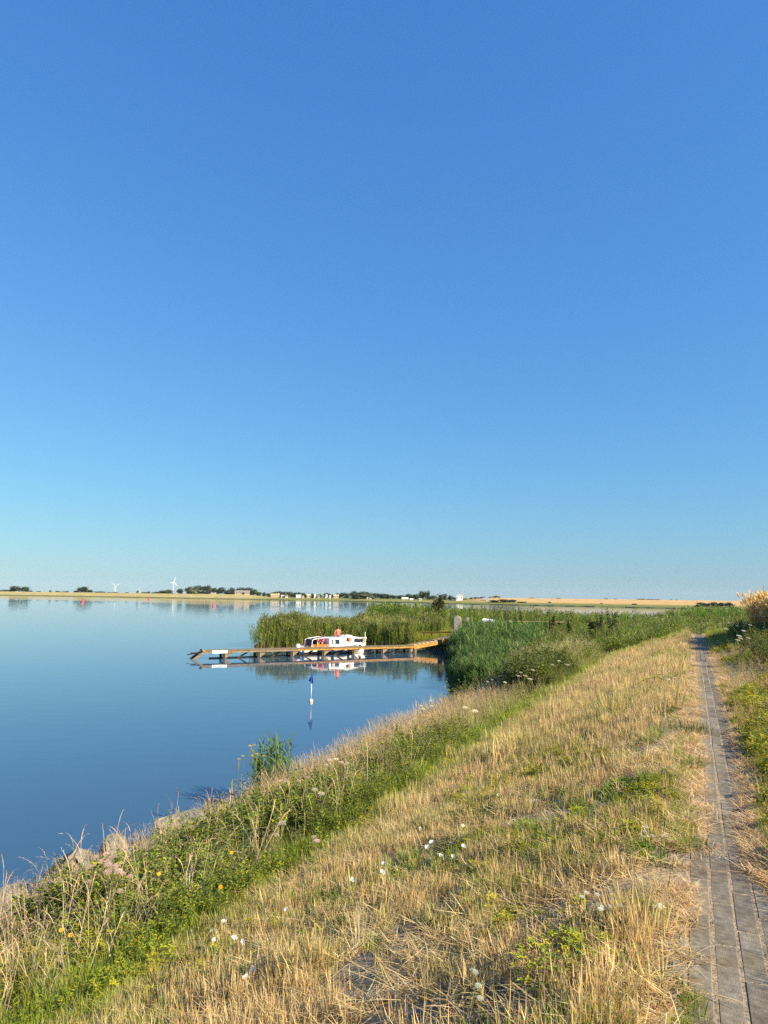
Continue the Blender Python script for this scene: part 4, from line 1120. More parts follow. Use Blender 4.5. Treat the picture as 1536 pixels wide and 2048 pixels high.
mb = MB(); mb.beam((.6, JW - .06, .535), (JL, JW - .06, .535), .11, .16); mb.build('rear_beam', M_wood, jet)
x = .7; k = 0
dk = []
while x < JL - .1:
    mb = MB(); mb.box((x + .07, JW / 2, .634 + rj.uniform(-.008, .008)), (.128, JW + .06, .032), Euler((0, rj.uniform(-.02, .02), rj.uniform(-.015, .015))).to_matrix())
    mb.build('plank', M_wood, jet); x += .145
nb = 7
for i in range(nb):
    bx = 2.05 + i * (JL - 2.4) / (nb - 1)
    for yy in (.18, JW - .18):
        mb = MB(); mb.box((bx, yy, -.37), (.15, .15, 1.66)); mb.build('pile', M_wood_d, jet, bevel=.012)
    mb = MB(); mb.prism([(bx + .09, .452), (bx + .62, .452), (bx + .52, .36), (bx + .09, -.02)], .06, Matrix.Translation((0, .10, 0))); mb.build('gusset', M_wood, jet)
    if i < nb - 1:
        mb = MB(); mb.beam((bx + 1.05, .42, -.03), (bx + 1.85, .36, .44), .10, .11); mb.build('brace', M_wood_d, jet)
    mb = MB(); mb.beam((bx, .22, .37), (bx, JW - .22, .37), .12, .12); mb.build('cross_beam', M_wood_d, jet)
mb = MB(); mb.beam((1.1, .60, .04), (9.6, .60, .05), .14, .09); mb.build('lower_waler', M_wood_d, jet)
# broken outer end
mb = MB(); mb.beam((-.28, .05, -.08), (.66, .05, .60), .14, .14); mb.build('end_strut', M_wood, jet)
mb = MB(); mb.beam((-.20, 1.0, -.08), (.66, 1.0, .58), .14, .14); mb.build('end_strut', M_wood_d, jet)
mb = MB(); mb.beam((-.25, .6, .46), (.62, .5, .50), .14, .07); mb.beam((-.45, .7, .33), (.2, .7, .42), .10, .06); mb.build('broken_board', M_wood_d, jet)
mb = MB(); mb.box((.56, .3, .66), (.3, .5, .12), Euler((0, .3, .1)).to_matrix()); mb.build('end_board', M_wood, jet)
# ramp, in world coordinates turned into the jetty frame
def jl(p):
    d = np.array([p[0] - J0[0], p[1] - J0[1]]); return Vector((float(d @ jd), float(d @ jn), float(p[2]) / .92))
Rf0 = Vector((JL + .01, 0, .63)); Rb0 = Vector((JL + .01, JW, .63))
Rf1 = jl(aty(899, 1277.3, 62.0)); Rb1 = jl(aty(902, 1271.6, 63.7))
nr = 26
for i in range(nr):
    k0, k1 = i / nr, (i + .9) / nr
    a, b2, c, d = Rf0.lerp(Rf1, k0), Rf0.lerp(Rf1, k1), Rb0.lerp(Rb1, k1), Rb0.lerp(Rb1, k0)
    u = Vector((0, 0, .04)); jz = Vector((0, 0, rj.uniform(-.006, .006)))
    mb = MB(); mb.add([a + jz, b2 + jz, c + jz, d + jz, a + u + jz, b2 + u + jz, c + u + jz, d + u + jz], [(3, 2, 1, 0), (4, 5, 6, 7), (0, 1, 5, 4), (1, 2, 6, 5), (2, 3, 7, 6), (3, 0, 4, 7)])
    mb.build('ramp_plank', M_wood if i % 3 else M_wood_y, jet)
mb = MB(); mb.beam(Rf0 + Vector((0, .05, -.145)), Rf1 + Vector((0, .05, -.185)), .12, .33); mb.build('ramp_edge_beam', M_wood_y, jet)
mb = MB(); mb.beam(Rb0 + Vector((0, -.05, -.135)), Rb1 + Vector((0, -.05, -.135)), .12, .25); mb.build('ramp_rear_beam', M_wood_d, jet)
for q, nm in ((Rf1.lerp(Rf0, .05), 'ramp_pile'), (Rf0.lerp(Rf1, .03), 'ramp_pile'), (Rb1.lerp(Rb0, .05), 'ramp_pile')):
    mb = MB(); mb.tube([(q.x, q.y + .02, -1.0), (q.x + .02, q.y + .02, q.z - .27)], .13, 9); mb.build(nm, M_wood, jet)
for i in range(9):
    q = Rf0.lerp(Rf1, (i + .5) / 9); mb = MB(); mb.box(q + Vector((0, .06, .062)), (.28, .06, .035)); mb.build('ramp_cleat', M_tent, jet)

# sign on the jetty
sg_ = empty('sign', (J0[0] + jd[0] * 1.70 - jn[0] * .03, J0[1] + jd[1] * 1.70 - jn[1] * .03, .50), math.atan2(jd[1], jd[0]))
mb = MB(); mb.box((0, 0, 0), (1.10, .02, .20)); mb.build('board', M_whitep, sg_)
cu = bpy.data.curves.new('lettering', 'FONT'); cu.body = 'W.V. Arnemuiden'; cu.size = .14; cu.align_x = 'CENTER'; cu.align_y = 'CENTER'; cu.extrude = .002
to = bpy.data.objects.new('lettering', cu); COL.objects.link(to)
bpy.context.view_layer.update()
me = bpy.data.meshes.new_from_object(to.evaluated_get(bpy.context.evaluated_depsgraph_get())); bpy.data.objects.remove(to)
me.materials.clear(); me.materials.append(M_black)
lo = link('lettering', me, sg_); lo.rotation_euler = (math.pi / 2, 0, 0); lo.location = (0, -.014, 0); lo.scale = (.92, 1, 1)
tag(sg_, 'white name board with black lettering fixed to the outer end of the jetty', 'sign')

# ------------------------------------------------------------------ cabin boat
bc = J0 + jd * 11.9 + jn * 2.6
boat = empty('cabin_boat', (bc[0], bc[1], 0), math.atan2(jd[1], jd[0]))
boat.scale = (.95, .95, .95)
tag(boat, 'small white cabin boat with dark windows moored behind the jetty', 'boat')
HL = 3.1
def hb(x):
    u = (x + HL) / (2 * HL); return (.92 + .16 * math.sin(min(1, u * 1.6) * math.pi / 2)) * (1 - max(0, (u - .55) / .45) ** 2.2) + .02
def sheer(x):
    u = (x + HL) / (2 * HL); return .52 + .22 * u ** 1.6
st_x = [-3.1, -2.6, -2.0, -1.4, -.8, -.2, .4, 1.0, 1.6, 2.1, 2.5, 2.8, 3.0, 3.1]
V = []; F = []
for x in st_x:
    b2 = hb(x); sh = sheer(x); rk = max(0, (x - 1.8) / 1.3) * .35
    prof = [(b2, sh), (b2 * .98, sh * .6), (b2 * .90, .12), (b2 * .6, -.12), (0.0, -.25 + .2 * max(0, (x - 1.6) / 1.5))]
    row = [(x - rk * (1 - z / sh) * .7, y, z) for y, z in prof]
    row += [(q[0], -q[1], q[2]) for q in row[-2::-1]]
    V += row
m9 = 9
for i in range(len(st_x) - 1):
    for j in range(m9 - 1): F.append((i * m9 + j, i * m9 + j + 1, (i + 1) * m9 + j + 1, (i + 1) * m9 + j))
F.append(tuple(range(m9))); F.append(tuple((len(st_x) - 1) * m9 + j for j in range(m9 - 1, -1, -1)))
mb = MB(); mb.add(V, F); mb.build('hull', M_white, boat, smooth=False)
# deck with an open cockpit
V = []; F = []
dk_x = [-.85, -.2, .4, 1.0, 1.6, 2.1, 2.5, 2.8, 3.0, 3.08]
for x in dk_x: V += [(x, hb(x) - .01, sheer(x) + .012), (x, 0, sheer(x) + .05), (x, -hb(x) + .01, sheer(x) + .012)]
for i in range(len(dk_x) - 1):
    for j in range(2): F.append((i * 3 + j, i * 3 + j + 1, (i + 1) * 3 + j + 1, (i + 1) * 3 + j))
mb = MB(); mb.add(V, F)
for s_ in (-1, 1):
    for a, b2 in zip([-3.08, -2.5, -1.8, -1.2], [-2.5, -1.8, -1.2, -.85]):
        mb.beam((a, s_ * (hb(a) - .10), sheer(a) + .02), (b2, s_ * (hb(b2) - .10), sheer(b2) + .02), .2, .03)
mb.box((-3.0, 0, sheer(-3) + .02), (.2, 1.6, .03)); mb.box((-2.0, 0, .16), (2.2, 1.66, .04))
mb.build('deck', M_white, boat)
mb = MB()
for s_ in (-1, 1):
    for a, b2 in zip(st_x[:-1], st_x[1:]): mb.beam((a, s_ * (hb(a) + .005), sheer(a) - .03), (b2, s_ * (hb(b2) + .005), sheer(b2) - .03), .03, .035)
mb.build('rubbing_strake', M_black, boat)
def cabin_box(x0, x1, y0, y1, zb0, zb1, zt0, zt1, tx0=0, tx1=0, tuck=.10):
    V = [(x0, -y0, zb0), (x1, -y1, zb1), (x1, y1, zb1), (x0, y0, zb0), (x0 + tx0, -y0 + tuck, zt0), (x1 - tx1, -y1 + tuck, zt1), (x1 - tx1, y1 - tuck, zt1), (x0 + tx0, y0 - tuck, zt0)]
    return V, [(3, 2, 1, 0), (4, 5, 6, 7), (0, 1, 5, 4), (1, 2, 6, 5), (2, 3, 7, 6), (3, 0, 4, 7)]
mb = MB(); mb.add(*cabin_box(-.86, .62, .86, .90, .50, .55, 1.30, 1.36, .10, 0)); mb.build('aft_cabin', M_white, boat, bevel=.02)
mb = MB(); mb.add(*cabin_box(.60, 2.45, .92, .58, .54, .66, 1.45, 1.30, .06, .30)); mb.build('fore_cabin', M_white, boat, bevel=.025)
mb = MB(); mb.box((1.3, 0, 1.425), (.5, .5, .05), Euler((0, .06, 0)).to_matrix()); mb.build('roof_hatch', M_white, boat)
def side_window(x0, x1, z0, z1, yb, yt, skew, mat=M_glass, nm='window', frame=True, s_=-1):
    P = [(x0, z0), (x1, z0), (x1 - skew[1], z1), (x0 + skew[0], z1)]
    def yy(z): 
        return s_ * (yb[0] + (yt - yb[0]) * (z - yb[1]))
    m_ = MB(); out = .012
    V = [(px_, yy(z) + s_ * out, z) for px_, z in P] + [(px_, yy(z) - s_ * .03, z) for px_, z in P]
    m_.add(V, [(0, 1, 2, 3), (7, 6, 5, 4)] + [(i, i + 4, (i + 1) % 4 + 4, (i + 1) % 4) for i in range(4)])
    return m_.build(nm, mat, boat)
for s_ in (-1, 1):
    side_window(-.62, .46, .77, 1.16, (.88, .50), .755, (.06, .02), s_=s_)
    side_window(.68, 1.22, .98, 1.30, (.885, .54), .765, (.02, .02), s_=s_)
    side_window(1.55, 2.32, .89, 1.22, (.70, .60), .58, (.12, .20), s_=s_)
o = side_window(.98, 1.23, .97, 1.31, (.905, .54), .785, (.0, .02), M_teak, 'wooden_blind')
o = side_window(-.52, -.26, .83, 1.10, (.895, .50), .770, (.03, .02), M_tent, 'curtain')
mb = MB()
for s_ in (-1, 1): 
    mb.tube([(2.0, s_ * .66, 1.18), (2.5, s_ * .52, 1.22), (3.12, 0, 1.24)], .018, 6)
    mb.tube([(2.55, s_ * .45, sheer(2.5)), (2.72, s_ * .34, 1.23)], .016, 6)
    mb.tube([(2.85, s_ * .2, sheer(2.8)), (3.14, 0, 1.24)], .018, 6)
mb.build('pulpit_rail', M_whitep, boat)
mb = MB(); mb.tube([(3.0, 0, sheer(3.0)), (3.0, 0, 1.72)], .028, 8); mb.build('bow_post', M_whitep, boat)
mb = MB(); mb.tube([(.15, .5, 1.40), (1.6, .5, 1.45), (2.0, .45, 1.38)], .016, 6); mb.build('grab_rail', M_whitep, boat)
for (x, z) in ((-.6, .48), (1.55, .50), (2.15, .52)):
    mb = MB(); yy = -hb(x) - .07
    mb.lathe([(.02, -.24), (.08, -.18), (.09, 0), (.08, .13), (.02, .17)], 10, (x, yy, z)); mb.tube([(x, yy, z + .16), (x, yy + .06, sheer(x) + .03)], .008, 5)
    mb.build('fender', M_black, boat, smooth=True)
# cockpit: frame, folded cover, wooden bulkheads
mb = MB()
for s_ in (-1, 1):
    mb.tube([(-2.42, s_ * .82, sheer(-2.4)), (-2.36, s_ * .78, 1.10), (-2.2, s_ * .74, 1.20), (-1.2, s_ * .72, 1.32), (-.85, s_ * .72, 1.30)], .028, 8)
mb.tube([(-2.2, -.74, 1.20), (-2.2, .74, 1.20)], .025, 8); mb.build('canopy_frame', M_whitep, boat)
V = []; F = []; nx, ny = 8, 6; rb = random.Random(2)
for i in range(nx):
    for j in range(ny):
        V.append((-2.3 + 1.25 * i / (nx - 1), .70 - .06 * j, 1.12 - .50 * j / (ny - 1) + .05 * math.sin(i * 2.1) + .10 * i / nx))
for i in range(nx - 1):
    for j in range(ny - 1): F.append((i * ny + j, i * ny + j + 1, (i + 1) * ny + j + 1, (i + 1) * ny + j))
n0 = len(V); V += [(a, b2 + .05, c) for a, b2, c in V]; F += [tuple(q + n0 for q in f[::-1]) for f in F]
mb = MB(); mb.add(V, F); mb.build('folded_cover', M_navy, boat)
mb = MB(); mb.box((-1.65, -.80, .66), (1.55, .03, .24)); mb.build('wooden_coaming', M_teak, boat)
mb = MB(); mb.box((-1.65, .82, .66), (1.55, .03, .24)); mb.build('wooden_coaming', M_teak, boat)
mb = MB(); mb.box((-1.10, .1, .44), (.42, 1.2, .56)); mb.build('seat_locker', M_teak, boat)
# outboard motor
ob = MB(); ob.box((-3.30, .05, .62), (.34, .26, .34)); o = ob.build('outboard_motor', M_white, boat, bevel=.06)
ob = MB(); ob.box((-3.27, .05, .15), (.16, .10, .75)); ob.build('motor_shaft', M_black, o)
mb = MB(); mb.box((-3.22, -.35, .22), (.24, .7, .05)); mb.build('swim_platform', M_white, boat)
# ensign
fl = MB(); fl.tube([(-1.95, -.9, .6), (-1.99, -.95, 1.12)], .012, 6); o = fl.build('ensign_staff', M_whitep, boat)
cloth([(-1.99, -.955, 1.05), (-1.93, -.97, .98), (-1.88, -.965, .74), (-1.92, -.96, .68), (-1.98, -.955, .74)], .006, o, M_yel, 'ensign')
cloth([(-1.98, -.958, .70), (-1.92, -.962, .66), (-1.86, -.96, .56), (-1.84, -.96, .46), (-1.90, -.955, .50)], .006, o, M_orange, 'ensign_tail')

# ------------------------------------------------------------------ people on the boat
def skin_mesh(name, verts, edges, radii, mat, root=0, lev=2):
    me = bpy.data.meshes.new(name); me.from_pydata([tuple(v) for v in verts], edges, [])
    o = bpy.data.objects.new(name, me); COL.objects.link(o)
    md = o.modifiers.new('skin', 'SKIN'); md.use_smooth_shade = True
    sv = me.skin_vertices[0].data
    for i, r_ in enumerate(radii):
        sv[i].radius = (r_, r_) if not hasattr(r_, '__len__') else r_
        sv[i].use_root = (i == root)
    ss_ = o.modifiers.new('sub', 'SUBSURF'); ss_.levels = lev; ss_.render_levels = lev
    bpy.context.view_layer.update()
    m2 = bpy.data.meshes.new_from_object(o.evaluated_get(bpy.context.evaluated_depsgraph_get()))
    bpy.data.objects.remove(o); m2.name = name
    m2.materials.clear(); m2.materials.append(mat)
    return m2
def person(J, loc, rz, label, shirt=None, hairm=M_hair, glasses=False, shortsm=M_shorts):
    """J: joint positions in metres, figure faces +y"""
    v = []; e = []; r = []
    def add(p, rad, frm=None):
        v.append(p); r.append(rad)
        if frm is not None: e.append((frm, len(v) - 1))
        return len(v) - 1
    pel = add(J['pelvis'], (.155, .11)); w_ = add(J['waist'], (.135, .095), pel); ch = add(J['chest'], (.165, .105), w_)
    sh = add(J['shoulders'], (.13, .08), ch); nk = add(J['neck'], .055, sh); hd = add(J['head'], (.078, .088), nk); tp = add(J['crown'], (.062, .072), hd)
    for s_ in ('l', 'r'):
        a = add(J['sh_' + s_], .058, sh); b2 = add(J['el_' + s_], .042, a); c = add(J['wr_' + s_], .029, b2); hn = add(J['hand_' + s_], (.036, .018), c)
        d = (Vector(J['hand_' + s_]) - Vector(J['wr_' + s_])).normalized(); sd2 = d.cross(Vector((0, 0, 1)))
        if sd2.length < .1: sd2 = Vector((1, 0, 0))
        sd2.normalize()
        for q in range(4):
            f0 = Vector(J['hand_' + s_]) + d * .05 + sd2 * (.027 - .018 * q); i1 = add(tuple(f0), .009, hn)
            add(tuple(f0 + d * (.045 + .01 * (q in (1, 2))) + Vector((0, 0, -.012))), .0075, i1)
        th = add(tuple(Vector(J['wr_' + s_]) + d * .035 + sd2 * .045), .010, c); add(tuple(Vector(J['wr_' + s_]) + d * .075 + sd2 * .06), .008, th)
        h_ = add(J['hip_' + s_], .095, pel); k_ = add(J['kn_' + s_], .062, h_); an = add(J['an_' + s_], .042, k_); add(J['toe_' + s_], .034, an)
    o = empty('person', loc, rz)
    link('body', skin_mesh('body', v, e, r, M_skin), o)
    head = Vector(J['head']); fw = Vector(J.get('face', (0, 1, 0))).normalized(); sx = fw.cross(Vector((0, 0, 1))).normalized()
    hm = MB(); 
    bm = bmesh.new(); bmesh.ops.create_icosphere(bm, subdivisions=3, radius=1)
    V2 = []; 
    for q in bm.verts:
        p = q.co; f_ = p.y
        rad = 1.0
        if p.y > .35 and p.z < .45: rad = .80
        V2.append(tuple(head + sx * p.x * .092 * rad + fw * (p.y * .108 * rad - .012) + Vector((0, 0, p.z * .115 * rad + .055))))
    F2 = [tuple(q.index for q in f.verts) for f in bm.faces]; bm.free()
    hm.add(V2, F2); hm.build('hair', hairm, o, smooth=True)
    nm = MB(); c = head + fw * .092 + Vector((0, 0, .02)); nm.add([c + Vector((0, 0, .03)), c + sx * .014 - Vector((0, 0, .012)), c - sx * .014 - Vector((0, 0, .012)), c + fw * .026 - Vector((0, 0, .008))], [(0, 1, 3), (0, 3, 2), (1, 2, 3), (0, 2, 1)]); nm.build('nose', M_skin, o)
    if glasses:
        gm = MB()
        for s_ in (-1, 1): gm.box(head + fw * .096 + sx * s_ * .035 + Vector((0, 0, .045)), (.055, .02, .038), Matrix((sx, fw, Vector((0, 0, 1)))).transposed())
        gm.build('sunglasses', M_black, o)
    rm_ = [Vector(J['pelvis']), Vector(J['hip_l']), Vector(J['kn_l']).lerp(Vector(J['hip_l']), .35), Vector(J['hip_r']), Vector(J['kn_r']).lerp(Vector(J['hip_r']), .35), Vector(J['pelvis']).lerp(Vector(J['waist']), .5)]
    link('shorts', skin_mesh('shorts', rm_, [(0, 1), (1, 2), (0, 3), (3, 4), (0, 5)], [(.168, .125), .108, .095, .108, .095, (.152, .112)], shortsm, 0, 2), o)
    if shirt:
        sv = [Vector(J['pelvis']).lerp(Vector(J['waist']), .4), Vector(J['waist']), Vector(J['chest']), Vector(J['shoulders']), Vector(J['sh_l']), Vector(J['el_l']).lerp(Vector(J['sh_l']), .5), Vector(J['sh_r']), Vector(J['el_r']).lerp(Vector(J['sh_r']), .5)]
        link('shirt', skin_mesh('shirt', sv, [(0, 1), (1, 2), (2, 3), (3, 4), (4, 5), (3, 6), (6, 7)], [(.165, .12), (.15, .11), (.18, .12), (.145, .095), .074, .066, .074, .066], shirt, 0, 2), o)
    return tag(o, label, 'person')
SIT = dict(pelvis=(0, 0, .11), waist=(0, .015, .25), chest=(0, .03, .42), shoulders=(0, .03, .545), neck=(0, .045, .625), head=(0, .06, .715), crown=(0, .055, .80),
           sh_l=(-.19, .02, .53), el_l=(-.29, -.04, .30), wr_l=(-.27, -.10, .07), hand_l=(-.27, -.10, .035), sh_r=(.19, .02, .53), el_r=(.27, .10, .30), wr_r=(.20, .30, .22), hand_r=(.17, .37, .21),
           hip_l=(-.10, .06, .10), kn_l=(-.16, .46, .24), an_l=(-.12, .68, -.0), toe_l=(-.13, .84, -.05), hip_r=(.10, .06, .10), kn_r=(.14, .46, .26), an_r=(.12, .66, .04), toe_r=(.13, .82, 0))
def boat_pt(x, y, z):
    x, y, z = x * .95, y * .95, z * .95; return (bc[0] + jd[0] * x + jn[0] * y, bc[1] + jd[1] * x + jn[1] * y, z)
BA = math.atan2(jd[1], jd[0])
person(SIT, boat_pt(.22, -.30, 1.325), BA - .15, 'bare backed person with brown hair sitting on the cabin roof', None)
S2 = dict(SIT); S2.update(waist=(0, .03, .25), chest=(.01, .08, .41), shoulders=(.02, .12, .53), neck=(.02, .15, .60), head=(.03, .18, .69), crown=(.03, .18, .775), sh_l=(-.15, .11, .51), sh_r=(.19, .10, .51),
    el_l=(-.22, .22, .30), wr_l=(-.10, .40, .26), hand_l=(-.06, .47, .25), el_r=(.26, .20, .30), wr_r=(.14, .40, .27), hand_r=(.10, .47, .26), face=(-.5, 1, -.1),
    an_l=(-.14, .50, -.22), toe_l=(-.14, .66, -.27), kn_l=(-.14, .46, .14), kn_r=(.14, .46, .14), an_r=(.13, .50, -.22), toe_r=(.13, .66, -.27))
person(S2, boat_pt(-1.08, .10, .725), BA + 2.4, 'person in a bright pink shirt and dark sunglasses sitting in the boat cockpit', M_pink, glasses=True)

# ------------------------------------------------------------------ things on the low land
def lz(x, y): return float(H(np.array(x), np.array(y)))
# timber rail
p0 = aty(843, 1265.5, 66); p1 = aty(908, 1264.5, 64.6)
rl = empty('timber_rail', (p0[0], p0[1], lz(p0[0], p0[1]))); z0 = rl.location.z
mb = MB(); mb.beam((0, 0, p0[2] - z0), (p1[0] - p0[0], p1[1] - p0[1], p1[2] - z0), .09, .16); mb.build('rail', M_wood_y, rl)
for k in range(4):
    q = (p1 - p0) * (k + .3) / 4; mb = MB(); mb.box((q[0], q[1] + .10, (p0[2] - z0) / 2 - .15), (.12, .10, p0[2] - z0 + .25)); mb.build('post', M_wood, rl)
tag(rl, 'low yellowed timber rail in the grass behind the jetty ramp', 'rail')
# rounded grey stone
p = aty(915, 1238, 60.5); zb = lz(p[0], p[1])
ms = empty('round_topped_stone', (p[0], p[1], zb), -.2)
hh = aty(915, 1231.5, 60.5)[2] - zb
mb = MB(); poly = [(-.30, -.1), (.30, -.1), (.30, hh - .28)] + [(.30 * math.cos(a), hh - .28 + .28 * math.sin(a)) for a in np.linspace(.3, math.pi - .3, 8)] + [(-.30, hh - .28)]
mb.prism(poly, .28, Matrix.Identity(4)); mb.build('stone', M_grey, ms, bevel=.02)
tag(ms, 'grey round topped standing stone beside the jetty landing', 'stone')
# upturned white dinghy
def dinghy_part():
    p = aty(972, 1239.5, 66); o = empty('white_dinghy', (p[0] + .25, p[1], p[2] - .20), -.5); o.scale = (.40, .7, .7)
    V = []; F = []; xs = [-1.3, -1.0, -.4, .2, .8, 1.4, 1.8]
    for x in xs:
        b2 = .55 * (1 - max(0, (x + .2) / 2.0) ** 2) + .02; zt = -.05 if x > -.5 else .1
        zz = .42 - .16 * (x + 1.3) / 3.1
        V += [(x, -b2, zt - .2), (x, -b2 * .9, zz * .6), (x, 0, zz + .05), (x, b2 * .9, zz * .6), (x, b2, zt - .2)]
    for i in range(len(xs) - 1):
        for j in range(4): F.append((i * 5 + j, i * 5 + j + 1, (i + 1) * 5 + j + 1, (i + 1) * 5 + j))
    F += [(0, 1, 2, 3, 4), tuple(len(xs) * 5 - 5 + j for j in (4, 3, 2, 1, 0))]
    mb = MB(); mb.add(V, F); mb.build('hull', M_white, o)
    mb = MB(); mb.box((-1.25, -.50, .10), (.55, .06, .22)); mb.build('side_panel', M_whitep, o)
    mb = MB(); mb.box((-1.25, -.54, .12), (.42, .03, .08)); mb.build('stripe', M_black, o)
    return tag(o, 'white upturned dinghy half hidden behind the dark green reeds', 'boat')
dinghy_part()
p = aty(934, 1239.5, 63); rock((p[0], p[1], p[2]), (.24, .22, .30), 2, 'pale pointed stone between the standing stone and the white dinghy', .6)
# thin boardwalk behind the brush
p0 = aty(1000, 1242, 66); p1 = aty(1135, 1244, 72)
bw = empty('boardwalk', (p0[0], p0[1], lz(p0[0], p0[1]))); z0 = bw.location.z
dv = Vector((p1[0] - p0[0], p1[1] - p0[1], p1[2] - p0[2])); n_ = int(dv.length / .6)
for k in range(n_):
    q = dv * (k / n_); q2 = dv * ((k + .94) / n_); zz = p0[2] - z0
    mb = MB(); mb.beam((q.x, q.y, q.z + zz), (q2.x, q2.y, q2.z + zz), .8, .05); mb.build('plank', M_wood, bw)
for k in range(5):
    q = dv * ((k + .3) / 5); zz = p0[2] - z0; hpost = (zz + .75 if k == 0 else zz - .06)
    mb = MB(); mb.box((q.x, q.y + (-.55 if k == 0 else 0), hpost / 2 - .2), (.16, .16, hpost + .4)); mb.build('post', M_wood_d, bw)
tag(bw, 'pale narrow boardwalk partly hidden by the brush right of the white dinghy', 'boardwalk')

# near shrubby trees and saplings
def shrub_tree(base, h, w, n, leaf, pal, label, stems=3, name='shrub', cat='shrub', gaps=.0, seed=1, lowest=.15, bare_tip=False):
    r = random.Random(seed); o = empty(name, base)
    tk = MB(); ends = []
    for k in range(stems):
        a = k * 6.283 / stems + r.uniform(-.4, .4); q = w * .12
        tip = Vector((math.cos(a) * w * r.uniform(.12, .34), math.sin(a) * w * .3, h * r.uniform(.72, .97)))
        b0 = Vector((math.cos(a) * q * .3, math.sin(a) * q * .3, -.25)); mid = b0.lerp(tip, .5) + Vector((r.uniform(-.1, .1) * w, 0, h * .05))
        tk.tube([b0, mid, tip], [.035 * h / 2.5 + .01, .022 * h / 2.5 + .006, .006], 6)
        for u in range(9):
            f_ = r.uniform(lowest, 1); p = (b0.lerp(mid, f_ * 2) if f_ < .5 else mid.lerp(tip, f_ * 2 - 1))
            a2 = r.uniform(0, 6.283); L = w * .30 * r.uniform(.5, 1) * (1.25 - f_)
            e2 = p + Vector((math.cos(a2) * L, math.sin(a2) * L, L * r.uniform(.1, .9))); tk.tube([p, e2], [.010, .004], 4); ends.append((p, e2))
        ends.append((mid, tip))
    tk.build('trunk', M_bark, o)
    P = Plant()
    for i in range(n):
        a, b2 = r.choice(ends); p = a.lerp(b2, r.uniform(.15, 1.08)) + Vector((r.gauss(0, .05 * w), r.gauss(0, .05 * w), r.gauss(0, .035 * h)))
        if p.z > h * 1.03: continue
        P.leaf(p, (r.gauss(0, 1), r.gauss(0, 1), r.gauss(0, .6)), leaf * r.uniform(.6, 1.2), leaf * .62, jc(r.choice(pal), r, .3), Vector((r.gauss(0, .6), r.gauss(0, .6), 1)))
    P.build('crown', o)
    return tag(o, label, cat)
OLV = (0.075, 0.085, 0.022); OLD = (0.05, 0.06, 0.02); OLY = (0.13, 0.13, 0.03)
def sh_at(px, Y, top, wpx, n, leaf, pal, label, **kw):
    b_ = polar(px, Y, 0); z = max(.2, lz(b_[0], b_[1])); zt = aty(px, top, Y)[2]
    return shrub_tree((b_[0], b_[1], z - .05), zt - z + .05, wpx * Y / FPX, n, leaf, pal, label, **kw)
sh_at(877, 84, 1188.5, 42, 2200, .23, [OLV, OLD, OLY], 'loose olive green small tree standing alone above the reeds', name='tree', cat='tree', seed=4, stems=5)
sh_at(1034, 62, 1216, 26, 546, 0.17, [OLV, OLD, OLY], 'upright olive sapling at the left end of the brush', seed=5, stems=2)
sh_at(1102, 56, 1216, 24, 390, 0.18, [OLV, OLD], 'leafy sapling with two dark leaf tips against the lake', seed=6, stems=2)
sh_at(1138, 56, 1219, 26, 442, 0.18, [OLV, OLD, GRN], 'leafy sapling second from left above the brush', seed=7, stems=3)
sh_at(1196, 52, 1205, 18, 195, 0.18, [OLV, OLD], 'tallest thin sapling rising across the far water', seed=8, stems=1)
sh_at(1188, 53, 1224, 44, 910, 0.17, [OLD, DGRN, OLV], 'dense dark bush under the tallest thin sapling', seed=9, stems=5)
sh_at(1222, 52, 1217, 36, 780, 0.17, [OLV, DGRN, OLY], 'bushy sapling right of the tallest thin sapling', seed=10, stems=4)
sh_at(1262, 58, 1227, 20, 200, .11, [GRN, DGRN], 'small green bush furthest right on the brush edge', seed=11, stems=3)
sh_at(757, 132, 1216, 44, 500, .28, [GRN, DGRN], 'rounded green bush at the left tip of the far spit', seed=12, stems=5)
sh_at(812, 130, 1217, 60, 700, .28, [OLD, DGRN, OLV], 'wide dark bush beside the green bush on the far spit', seed=13, stems=6)
sh_at(958, 92, 1220, 30, 300, .2, [OLD, DGRN], 'low dark bush behind the white dinghy', seed=14, stems=4)
sh_at(1012, 90, 1219, 24, 260, .2, [DGRN, GRN], 'round green bush left of the upright sapling', seed=15, stems=4)
r9 = random.Random(3)
bl = None
for (px, py, wh) in ((1262, 1284, 'second from the left of four'), (1282, 1279, 'third from the left of four'), (1300, 1275, 'rightmost of four'), (1244, 1292, 'leftmost of four')):
    g = ground_hit(px, py + 6); o = empty('broad_leaved_plant', g)
    P = Plant()
    for k in range(12):
        a = k * 2.4; P.leaf((0, 0, .05), (math.cos(a), math.sin(a), r9.uniform(.3, 1.0)), r9.uniform(.4, .65), .30, jc((0.07, .15, .03), r9, .25))
    P.build('leaves', o)
    tag(o, 'broad leaved green plant, ' + wh + ', beside the far mown strip', 'plant', 'broad leaved plants at the edge of the brush')

